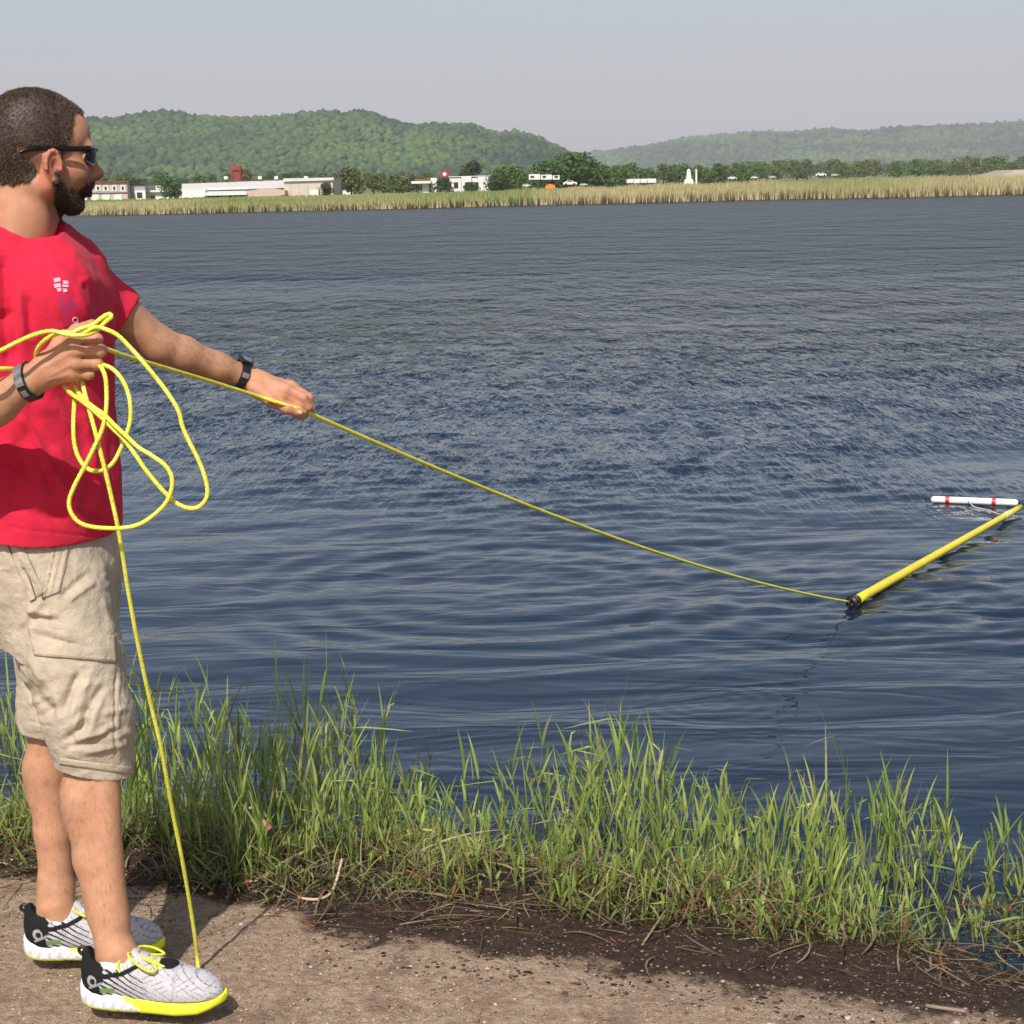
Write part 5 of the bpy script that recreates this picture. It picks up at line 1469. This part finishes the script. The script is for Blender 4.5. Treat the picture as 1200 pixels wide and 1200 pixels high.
band('wristwatch', lerp(EL_L, WR_L, .955), axL, np.array([.1, -.35, 1.0]), .0315, .0095, [('watch_case', -.38, .38, .0135, .0095, black_rub), ('bezel', -.26, .26, .010, .0105, silver_m), ('buckle', 1.0, 1.3, .008, .005, silver_m)], 'black wristwatch on the outstretched wrist')
mb = MB(); nail_c = W(351.5, 483.5, 3.678)
f = Field(nail_c - [.015, .01, .015], nail_c + [.015, .01, .015], .0008); f.ell(nail_c, (.0062, .0022, .0045), k=.001); V, Q = f.mesh()
mesh_obj('thumbnail', V, Q, colmat('nail', .3, 0, 10, .05, 100, .5), man, col=np.tile([.50, .31, .24], (len(V), 1)))
# ------------------------------------------------------------------ rope
rt = NT('yellow_rope'); _v = rt.obj()
_n = rt.noise(_v, 420, 2).outputs[0]; _n2 = rt.noise(_v, 30, 3).outputs[0]
rope_c = rt.mix(rt.mr(_n, .38, .62), (.52, .50, .03, 1), (.86, .84, .10, 1))
rope_c = rt.mix(rt.math('MULTIPLY', rt.mr(_n2, .5, .7), .35), rope_c, (.92, .90, .35, 1))
rope_m = rt.done(Base_Color=rope_c, Roughness=.6, Normal=rt.bump(_n, .0012))
RR = .0040
def braid(pts, r=RR, n=10, rate=.010):
    """plaited rope: the skin rises and falls where strands cross"""
    pts = [np.array(p, float) for p in pts]
    # resample evenly
    d = np.cumsum([0] + [np.linalg.norm(b - a) for a, b in zip(pts[:-1], pts[1:])]); L = d[-1]
    m = max(4, int(L / .0045)); s = np.linspace(0, L, m); P = np.stack([np.interp(s, d, [p[i] for p in pts]) for i in range(3)], 1)
    V, F = tube_geo(P, r, n); V = np.array(V).reshape(m, n, 3)
    k = np.arange(n) * 2 * math.pi / n
    w = 1 + .10 * np.sin(2 * math.pi * s / rate)[:, None] * np.cos(2 * k)[None]
    V = P[:, None] + (V - P[:, None]) * w[..., None]
    return V.reshape(-1, 3), F
rope = MB()
def lay(path, sub=8, **k):
    V, F = braid(spline([W(*p) for p in path], sub), **k); rope.add(V, F)
HY = 3.085
# strand A: from behind the near elbow over the fist to a small standing loop and back
lay([(-95, 425, 3.02), (-60, 425, 3.02), (-20, 418, 3.03), (0, 411, 3.04), (22, 400, 3.045), (44, 391, 3.05), (62, 388, 3.055), (78, 392, 3.055), (96, 393, 3.06), (112, 388, 3.065), (124, 377, 3.07), (131, 371, 3.07), (128, 368, 3.072), (120, 372, 3.072), (108, 381, 3.07), (95, 385, 3.068), (84, 390, 3.066), (75, 389, 3.066), (62, 393, 3.07), (50, 401, 3.08), (43, 412, 3.10), (43, 424, 3.14), (52, 434, 3.18), (70, 436, 3.19)])
lay([(-95, 425, 3.02), (-112, 430, 3.03), (-95, 436, 3.05), (-50, 434, 3.08), (0, 432, 3.10), (30, 433, 3.15), (60, 432, 3.18), (80, 430, 3.18)])
# strand B: big hanging loop out to the right
lay([(96, 393, 3.062), (110, 384, 3.06), (121, 385, 3.06), (138, 393, 3.06), (156, 411, 3.06), (170, 427, 3.055), (184, 444, 3.055), (196, 460, 3.05), (209, 481, 3.05), (214, 500, 3.05), (222, 518, 3.05), (233, 540, 3.05), (241, 562, 3.05), (243, 580, 3.05), (236, 592, 3.05), (224, 596, 3.05), (209, 591, 3.05), (196, 580, 3.05), (184, 567, 3.05), (171, 551, 3.05), (160, 535, 3.05), (147, 517, 3.055), (132, 502, 3.06), (112, 483, 3.065), (96, 470, 3.08), (82, 460, 3.11), (74, 448, 3.13), (74, 434, 3.135)])
# strand C: inner loop
lay([(100, 432, 3.15), (113, 428, 3.12), (122, 428, 3.10), (134, 434, 3.09), (145, 448, 3.085), (152, 468, 3.08), (153, 490, 3.08), (148, 510, 3.075), (141, 527, 3.075), (132, 543, 3.075), (120, 551, 3.075), (106, 551, 3.075), (95, 541, 3.08), (88, 524, 3.085), (86, 500, 3.09), (87, 475, 3.11), (88, 452, 3.14), (88, 438, 3.135), (86, 425, 3.135)])
# strand D: low loop
lay([(108, 430, 3.15), (116, 428, 3.10), (123, 440, 3.07), (125, 460, 3.065), (124, 484, 3.06), (119, 505, 3.055), (110, 525, 3.05), (99, 547, 3.045), (87, 570, 3.04), (81, 588, 3.04), (84, 602, 3.04), (94, 613, 3.04), (112, 618, 3.04), (140, 619, 3.035), (162, 615, 3.035), (180, 604, 3.035), (194, 590, 3.035), (201, 574, 3.035), (201, 558, 3.035), (193, 545, 3.035), (178, 534, 3.038), (162, 524, 3.04), (148, 511, 3.045), (136, 500, 3.05), (122, 486, 3.06), (108, 476, 3.08), (94, 463, 3.11), (86, 448, 3.13), (84, 432, 3.135)])
# strand E: down to the ground behind the near shoe
ge = G(234, 1150, .006)
pE = [(93, 425, 3.135), (95, 440, 3.13), (98, 455, 3.11), (103, 474, 3.08), (110, 500, 3.065), (117, 527, 3.06), (123, 550, 3.06), (130, 580, 3.065), (137, 612, 3.07), (143, 645, 3.08), (150, 690, 3.10), (158, 735, 3.12), (168, 785, 3.15), (178, 830, 3.18), (188, 872, 3.20), (196, 915, 3.23), (204, 960, 3.27), (213, 1005, 3.30), (221, 1050, 3.34), (228, 1095, 3.37), (232, 1130, 3.385)]
P = spline([W(*p) for p in pE] + [ge, ge + [-.01, -.012, -.001], ge + [-.05, -.02, -.001], ge + [-.10, .015, -.001]], 8)
V, F = braid(P); rope.add(V, F)
# the hauling line: coil hand -> far hand -> pole
A0 = [(104, 404, 3.15), (113, 406, 3.13), (122, 408, 3.13), (150, 418, 3.20), (200, 433, 3.36), (250, 448, 3.52), (298, 463, 3.640), (325, 471.5, 3.664), (344, 477.5, 3.682)]
V, F = braid(spline([W(*p) for p in A0], 8)); rope.add(V, F)
h0 = W(344, 477.5, 3.682); h1 = W(362, 484, 3.712); end = POLE_A + np.array([-.035, -.02, .012])
pts = [h0, lerp(h0, h1, .5)]
for i in range(61):
    t_ = i / 60; p = lerp(h1, end, t_); p = p - np.array([0, 0, 1]) * .11 * 4 * t_ * (1 - t_) * .5
    pts.append(p)
V, F = braid(pts, r=.0047); rope.add(V, F)
ro = rope.build('rope', rope_m, smooth=True)
tag(ro, 'bright yellow rope coiled over the man\'s near hand and stretched to the floating pole', 'rope')

# ------------------------------------------------------------------ floating poles
yel_pipe = simple('yellow_pipe', (.72, .58, .02), .32, .08, 12, .0005, 40, spec=.5)
white_pipe = simple('white_foam_pipe', (.80, .78, .72), .5, .06, 30, .0008, 120)
red_tape = simple('red_tape', (.55, .03, .05), .45, .12, 60)
line_m = simple('thin_white_cord', (.45, .45, .42), .8, .15, 80)
ax = POLE_B - POLE_A; LP_ = np.linalg.norm(ax); ax /= LP_
q = empty('yellow_pole', POLE_A); tag(q, 'long yellow pipe floating slantwise with the taut rope tied to its black end', 'pole')
up = np.array([0, 0, 1.0])
mb = MB(); n = 24
P = [POLE_A + ax * (LP_ * i / n) + up * .012 for i in range(n + 1)]
mb.tube(P, list(np.linspace(.0200, .0145, n + 1)), 20); mb.build('pipe', yel_pipe, q, smooth=True)
mb = MB(); mb.tube([POLE_A - ax * .045 + up * .012, POLE_A - ax * .04 + up * .012, POLE_A + ax * .004 + up * .012], [.014, .0225, .0228], 18); mb.build('end_cap', black_rub, q, smooth=False)
ring = [POLE_A - ax * .058 + up * .012 + (math.cos(a) * ax + math.sin(a) * up) * .016 for a in np.linspace(0, 2 * math.pi, 17)]
mb = MB(); mb.tube(ring, .0035, 8); mb.build('shackle', black_rub, q, smooth=True)
mb = MB()
for k in range(3):
    c = POLE_A - ax * (.02 + k * .009) + up * .012
    nrm = [c + (math.cos(a) * np.cross(ax, up) + math.sin(a) * up) * .027 for a in np.linspace(0, 2 * math.pi, 15)]
    mb.tube(nrm, .0038, 8)
o = mb.build('lashing', black_rub, q, smooth=True)
for t_ in (.9,):
    c = POLE_A + ax * LP_ * t_ + up * .012; mb = MB(); mb.tube([c - ax * .05, c + ax * .05], .0170, 18); mb.build('collar', simple('pale_yellow_tape', (.62, .62, .25), .5), q)
WA = G(1091, 587, WATER_Z + .01); WB = G(1193, 591, WATER_Z + .01)
aw = WB - WA; LW = np.linalg.norm(aw); aw /= LW
q = empty('white_float', WA); tag(q, 'short white tube float with two red bands beside the far pole end', 'float')
mb = MB(); mb.tube([WA + up * .008, WA + aw * .012 + up * .008, WB - aw * .012 + up * .008, WB + up * .008], [.010, .0185, .0185, .012], 18); mb.build('tube', white_pipe, q, smooth=True)
for px_ in (1110.5, 1165):
    t_ = (px_ - 1091) / 102 * LW; c = WA + aw * t_ + up * .008
    mb = MB(); mb.tube([c - aw * .011 - up * 0, c + aw * .011], .0195, 18)
    mb.build('red_band', red_tape, q)
mb = MB(); ring = [WA - aw * .016 + up * .006 + (math.cos(a) * aw + math.sin(a) * up) * .012 for a in np.linspace(0, 2 * math.pi, 13)]
mb.tube(ring, .0035, 7); mb.build('end_ring', black_rub, q, smooth=True)
mb = MB(); cp = [WA + aw * LW * .42 + up * .012 + [0, -.02, 0], G(1142, 594, WATER_Z + .008), G(1158, 598, WATER_Z + .006), G(1172, 603, WATER_Z + .012), POLE_A + ax * LP_ * .9 + up * .025]
mb.tube(spline(cp, 6), .0035, 7); o = mb.build('cord', line_m, smooth=True); tag(o, 'thin pale cord running from the white float to the yellow pole', 'cord')
# water lily leaf by the pole
lc = G(1052, 673, WATER_Z + .012); mb = MB(); V = [tuple(lc)]
for k in range(23):
    a = R_(20 + k * 320 / 22); V.append((lc[0] + .055 * math.cos(a), lc[1] + .075 * math.sin(a), lc[2] + .004 * math.sin(3 * a)))
mb.add(V, [(0, i, i + 1) for i in range(1, 23)]); V2 = [(v[0], v[1], v[2] - .002) for v in V]; mb.add(V2, [(0, i + 1, i) for i in range(1, 23)] + [])
o = mb.build('floating_leaf', simple('lily_green', (.07, .12, .035), .4, .2, 30)); tag(o, 'flat green leaf floating on the water behind the yellow pole', 'leaf')
# ------------------------------------------------------------------ waterside grass
grass_m = colmat('grass_blades', .5, 0, 10, .18, 14, .35, transl=.30)
class Blades:
    def __init__(s): s.V = []; s.F = []; s.C = []; s.n = 0
    def add(s, base, dirs, L, w, curve, ca, cb, seg=6, twist=0.0, kink=None, fold=0):
        """many ribbons at once. base (n,3), dirs (n,3) unit start direction, L,w (n,), curve (n,3) bend added toward the tip"""
        n = len(base); t = np.linspace(0, 1, seg + 1)
        P = base[:, None] + dirs[:, None] * (L[:, None] * t)[..., None] + curve[:, None] * (L[:, None] * t ** 2)[..., None]
        if kink is not None:
            kt, kv = kink; m_ = np.clip(t[None] - kt[:, None], 0, 1); P = P + kv[:, None] * (L[:, None] * m_)[..., None]
        D = np.diff(P, axis=1); D = np.concatenate([D, D[:, -1:]], 1); D /= np.linalg.norm(D, axis=2, keepdims=True) + 1e-9
        ang = rng.uniform(0, 2 * math.pi, n); side = np.stack([np.cos(ang), np.sin(ang) * .6, 0 * ang], -1)
        S_ = side[:, None] - D * (D * side[:, None]).sum(2, keepdims=True); S_ /= np.linalg.norm(S_, axis=2, keepdims=True) + 1e-9
        ww = w[:, None] * np.clip(np.minimum(1, .55 + 2 * t) * (1 - t ** 2.2) ** .8, .04, 1)[None]
        A = P - S_ * ww[..., None] / 2; B = P + S_ * ww[..., None] / 2
        V = np.stack([A, B], 2).reshape(n, -1, 3)
        i = np.arange(seg)[:, None] * 2 + np.array([0, 1, 3, 2])[None]
        F = (i[None] + (np.arange(n) * 2 * (seg + 1))[:, None, None]).reshape(-1, 4) + s.n
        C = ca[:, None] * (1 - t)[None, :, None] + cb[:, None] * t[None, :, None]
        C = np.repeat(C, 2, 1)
        s.V.append(V.reshape(-1, 3)); s.F.append(F); s.C.append(C.reshape(-1, 3)); s.n += V.shape[0] * V.shape[1]
        return P
    def build(s, name, mat): return mesh_obj(name, np.concatenate(s.V), np.concatenate(s.F), mat, smooth=True, col=np.concatenate(s.C))
def gz(x, y): return ground_z(x, y)
HT_X = [-1.9, -1.15, -.95, -.80, -.66, -.52, -.38, -.28, -.14, 0, .12, .26, .40, .56, .68, .80, .92, 1.0, 1.10, 1.2, 1.9]
HT_H = [.42, .42, .40, .33, .37, .39, .40, .34, .30, .29, .34, .36, .31, .29, .28, .38, .46, .38, .27, .24, .30]
def tall(x): return np.interp(x, HT_X, HT_H)
def belt(n, lo, hi, p=1.0, seed=0, clump=0.0):
    r = np.random.default_rng(seed)
    x = r.uniform(-3.6, 2.2, n * 2); s = lo + (hi - lo) * r.uniform(0, 1, n * 2) ** p
    P = np.stack([x, s, 0 * x], -1); k = fbm(P, 4.5, 2, seed + 1)
    keep = r.uniform(-1, 1, n * 2) * .5 < k * 1.9 * clump + (1 - clump) * .6 + .35 * (np.abs(x + .68) < .16) - .05
    x = x[keep][:n]; s = s[keep][:n]
    wid = np.interp(x, [-3.6, -.2, .6, 1.0, 1.9], [1.0, 1.0, .95, .75, .75])
    y = edge_y(x) + s * wid
    return x, y, s
bl = Blades()
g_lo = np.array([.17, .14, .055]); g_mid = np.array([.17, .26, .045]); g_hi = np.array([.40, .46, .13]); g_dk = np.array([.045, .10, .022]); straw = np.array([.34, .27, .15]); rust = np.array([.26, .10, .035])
def shoots(n, lo, hi, seed, hs=1.0, leafy=4, clump=.8, p=1.0):
    r = np.random.default_rng(seed)
    x, y, s = belt(n, lo, hi, p, seed, clump); n = len(x)
    z = np.maximum(gz(x, y), WATER_Z - .06) - .01
    H = tall(x) * hs * r.uniform(.55, 1.15, n) * np.clip(1 + .50 * fbm(np.stack([x, y * .5, 0 * x], -1), 5, 2, 77), .45, 1.35)
    H = H + np.where(s > .4, .03, 0)
    tallx = r.uniform(0, 1, n) > .965; H = H * np.where(tallx, 1.3, 1)
    d = np.stack([r.normal(.02, .09, n), r.normal(-.02, .08, n), np.ones(n)], -1); d /= np.linalg.norm(d, axis=1)[:, None]
    cv = np.stack([r.normal(.02, .08, n), r.normal(0, .06, n), -.03 * np.ones(n)], -1)
    tone = r.uniform(0, 1, n)[:, None]
    ca = (g_lo * (1 - tone * .5) + g_dk * tone * .5) * .75; cb = g_mid * (1 - tone) + g_hi * tone  # brown feet, darkened further as painted shade among the stems
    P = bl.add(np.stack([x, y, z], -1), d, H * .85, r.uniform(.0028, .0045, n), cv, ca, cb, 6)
    for k in range(leafy):
        m_ = r.uniform(0, 1, n) < .85
        j = r.integers(1, 6, n) if k else np.full(n, 5); fr = (j / 6)
        b = P[np.arange(n), j][m_]; c = m_.sum()
        a = r.uniform(0, 2 * math.pi, c); up_ = r.uniform(1.6, 4.5, c) if k else r.uniform(3, 8, c)
        dd = np.stack([np.cos(a) * .8, np.sin(a) * .5, up_], -1); dd /= np.linalg.norm(dd, axis=1)[:, None]
        Ln = H[m_] * r.uniform(.22, .46, c); 
        cv2 = np.stack([np.cos(a) * .12, np.sin(a) * .08, -r.uniform(.0, .14, c)], -1)
        kt = r.uniform(.35, .75, c); hv = (r.uniform(0, 1, c) < .16)[:, None] * np.stack([np.cos(a) * 1.0, np.sin(a) * .4, -r.uniform(.8, 1.4, c)], -1)
        tn = np.clip(tone[m_] + r.normal(0, .25, (c, 1)), 0, 1)
        cb2 = g_mid * (1 - tn) + g_hi * tn; ca2 = cb2 * .85
        dry = (r.uniform(0, 1, c) < .10 * (1.6 - fr[m_]))[:, None]; cb2 = np.where(dry, straw, cb2)
        bl.add(b, dd, Ln, r.uniform(.0042, .0086, c), cv2, ca2, cb2, 6, kink=(kt, hv))
shoots(1000, .02, .95, 3, 1.0, 4, .95, .9)
shoots(880, -.02, .45, 13, .50, 4, .7, 1.0)
shoots(380, .55, 1.15, 23, .85, 3, 1.0)
# low tufts and mat of short blades
r = np.random.default_rng(50); n = 14500
x, y, s = belt(n, -.05, .70, .9, 51, .8); n = len(x)
z = np.maximum(gz(x, y), WATER_Z - .03) - .005
a = r.uniform(0, 2 * math.pi, n); lean = r.uniform(.1, 1.1, n)
d = np.stack([np.cos(a) * lean, np.sin(a) * lean, np.ones(n)], -1); d /= np.linalg.norm(d, axis=1)[:, None]
H = r.uniform(.04, .17, n)
q = r.uniform(0, 1, n)[:, None]; tn = r.uniform(0, 1, n)[:, None]
cb = g_mid * (1 - tn) + g_hi * tn; ca = (g_lo * .6 + g_dk * .4) * .6 + 0 * cb; cb = cb * .85  # short blades' feet darkened too, root shade put into the colour
cb = np.where(q < .22, straw * .8, np.where(q < .30, rust, cb)); ca = np.where(q < .30, cb * .6, ca)
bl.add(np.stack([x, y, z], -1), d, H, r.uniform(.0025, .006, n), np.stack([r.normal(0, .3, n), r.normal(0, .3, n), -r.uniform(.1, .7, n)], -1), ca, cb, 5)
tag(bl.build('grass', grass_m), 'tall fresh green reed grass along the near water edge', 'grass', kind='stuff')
# dead stalks lying at the foot of the grass
dl = Blades(); r = np.random.default_rng(60); n = 3300
x, y, s = belt(n, -.17, .55, 1.25, 61, .5); n = len(x)
z = np.maximum(gz(x, y), WATER_Z) + r.uniform(.002, .05, n) * sstep(-.1, .1, s)
a = r.uniform(0, 2 * math.pi, n); d = np.stack([np.cos(a), np.sin(a) * .8, r.normal(.08, .22, n)], -1); d /= np.linalg.norm(d, axis=1)[:, None]
t_ = r.uniform(0, 1, n)[:, None]; c0 = np.array([.32, .245, .13]) * t_ + np.array([.07, .042, .024]) * (1 - t_)
c0 = np.where(r.uniform(0, 1, (n, 1)) < .12, rust, c0)
dl.add(np.stack([x, y, z], -1), d, r.uniform(.03, .20, n), r.uniform(.002, .006, n), np.stack([r.normal(0, .4, n), r.normal(0, .3, n), -r.uniform(.0, .25, n)], -1), c0, c0 * 1.1, 5)
tag(dl.build('dead_stalks', grass_m), 'dry straw stalks and rusty leaves tangled at the foot of the grass', 'straw', kind='stuff')

# gravel on the path
peb_m = colmat('pebbles', .8, .002, 400, .15, 120, .3)
r = np.random.default_rng(70); n = 26000
x = r.uniform(-2.2, 1.9, n); y = 2.75 + 1.5 * r.uniform(0, 1, n)
k = (y < edge_y(x) + .12); x = x[k]; y = y[k]; n = len(x)
sz = .0012 + .0030 * r.uniform(0, 1, n) ** 3; big = r.uniform(0, 1, n) > .993; sz[big] *= r.uniform(1.5, 2.6, big.sum())
sh = r.uniform(.65, 1.2, (n, len(IV1)))
sc = np.stack([r.uniform(.8, 1.5, n), r.uniform(.8, 1.3, n), r.uniform(.45, .8, n)], -1)
V = IV1[None] * sh[..., None] * sc[:, None] * sz[:, None, None] + np.stack([x, y, gz(x, y) + sz * .15 + .001], -1)[:, None]
pal = np.array([[.46, .35, .26], [.46, .37, .29], [.40, .24, .17], [.18, .12, .09], [.34, .27, .21], [.50, .42, .34], [.09, .06, .045], [.38, .29, .21]])
C = pal[r.integers(0, len(pal), n)] * r.uniform(.7, 1.05, (n, 1)); wetk = sstep(-.42, -.12, y - edge_y(x)) * (x > -.5); C = C * (1 - .55 * wetk)[:, None]; sz = sz * (1 - .2 * wetk)
F = IF1[None] + (np.arange(n) * len(IV1))[:, None, None]
tag(mesh_obj('gravel', V.reshape(-1, 3), F.reshape(-1, 3), peb_m, col=np.repeat(C, len(IV1), 0)), 'fine tan and pink gravel scattered over the path and wet soil', 'gravel', kind='stuff')
# dark humus crumbs in the wet strip
r = np.random.default_rng(71); n = 4200
x = r.uniform(-1.3, 1.4, n); y = edge_y(x) + np.where(x > -.45, r.uniform(-.40, .2, n), r.uniform(-.12, .2, n))
sz = .0015 + .005 * r.uniform(0, 1, n) ** 2.5; sh = r.uniform(.5, 1.3, (n, len(IV1)))
V = IV1[None] * sh[..., None] * sz[:, None, None] * np.array([1.3, 1, .6]) + np.stack([x, y, gz(x, y) + sz * .2], -1)[:, None]
C = np.array([.035, .02, .014]) * r.uniform(.4, 2.6, (n, 1))
F = IF1[None] + (np.arange(n) * len(IV1))[:, None, None]
tag(mesh_obj('soil_crumbs', V.reshape(-1, 3), F.reshape(-1, 3), peb_m, col=np.repeat(C, len(IV1), 0)), 'dark brown crumbs of wet soil along the grass edge', 'soil', kind='stuff')
# a few single finds
def stone(px, py, r_, label, c, squash=.7, seed=1):
    P = G(px, py, 0); P[2] = gz(P[0], P[1]) + r_ * .3
    d = IV2 * (1 + .22 * fbm(IV2, 1.6, 3, seed))[:, None] * r_ * np.array([1.2, .9, squash])
    cc_ = np.array(c) * (1 + .2 * fbm(IV2, 3, 3, seed + 1))[:, None]
    tag(mesh_obj('stone', d + P, IF2, peb_m, col=cc_), label, 'stone')
stone(157, 1085, .026, 'tan stone in the shade just behind the far shoe', (.42, .32, .24), .9, 3)
stone(902, 1190, .0075, 'largest pale pebble near the bottom edge of the path', (.55, .45, .35), .7, 5)
stone(1122, 1176, .0070, 'flat grey pebble lying on the dark wet soil at lower right', (.35, .30, .27), .5, 7)
a_ = W(297, 655, 0) if False else None
p0 = np.array([-.585, 3.93, .085]); p0 = W(300, 957, 3.98); p1 = W(317, 972, 3.95)
mb = MB(); mb.tube([p0, lerp(p0, p1, .5) + [0, 0, .001], p1], [.0075, .0085, .007], 8)
tag(mb.build('red_stick', simple('reddish_bark', (.36, .15, .11), .8, .2, 60), smooth=True), 'short thick reddish stick among the grass right of the man\'s shadow', 'stick')
def twig(pts, r_, label, col_):
    P = []
    for px, py, h_ in pts:
        g = G(px, py, -.02); g[2] = gz(g[0], g[1]) + h_; P.append(g)
    V, F = tube_geo(spline(P, 6), r_, 7); tag(mesh_obj('dry_stem', np.array(V), F, simple('dry_stem', col_, .85, .2, 40)), label, 'stem')
twig([(281, 1042, .006), (305, 1040, .012), (325, 1030, .02), (350, 1020, .03), (378, 1012, .05)], .0042, 'long bent straw coloured stem lying left of the grass clump by the rope shadow', (.38, .30, .17))
twig([(350, 1058, .004), (372, 1062, .008), (390, 1054, .012), (402, 1036, .05)], .0034, 'pale curled stem lying on dark soil right of the rope shadow', (.50, .36, .26))
twig([(1085, 1168, .004), (1110, 1172, .006), (1132, 1173, .004)], .004, 'short grey twig lying on the wet soil at lower right', (.22, .16, .12))
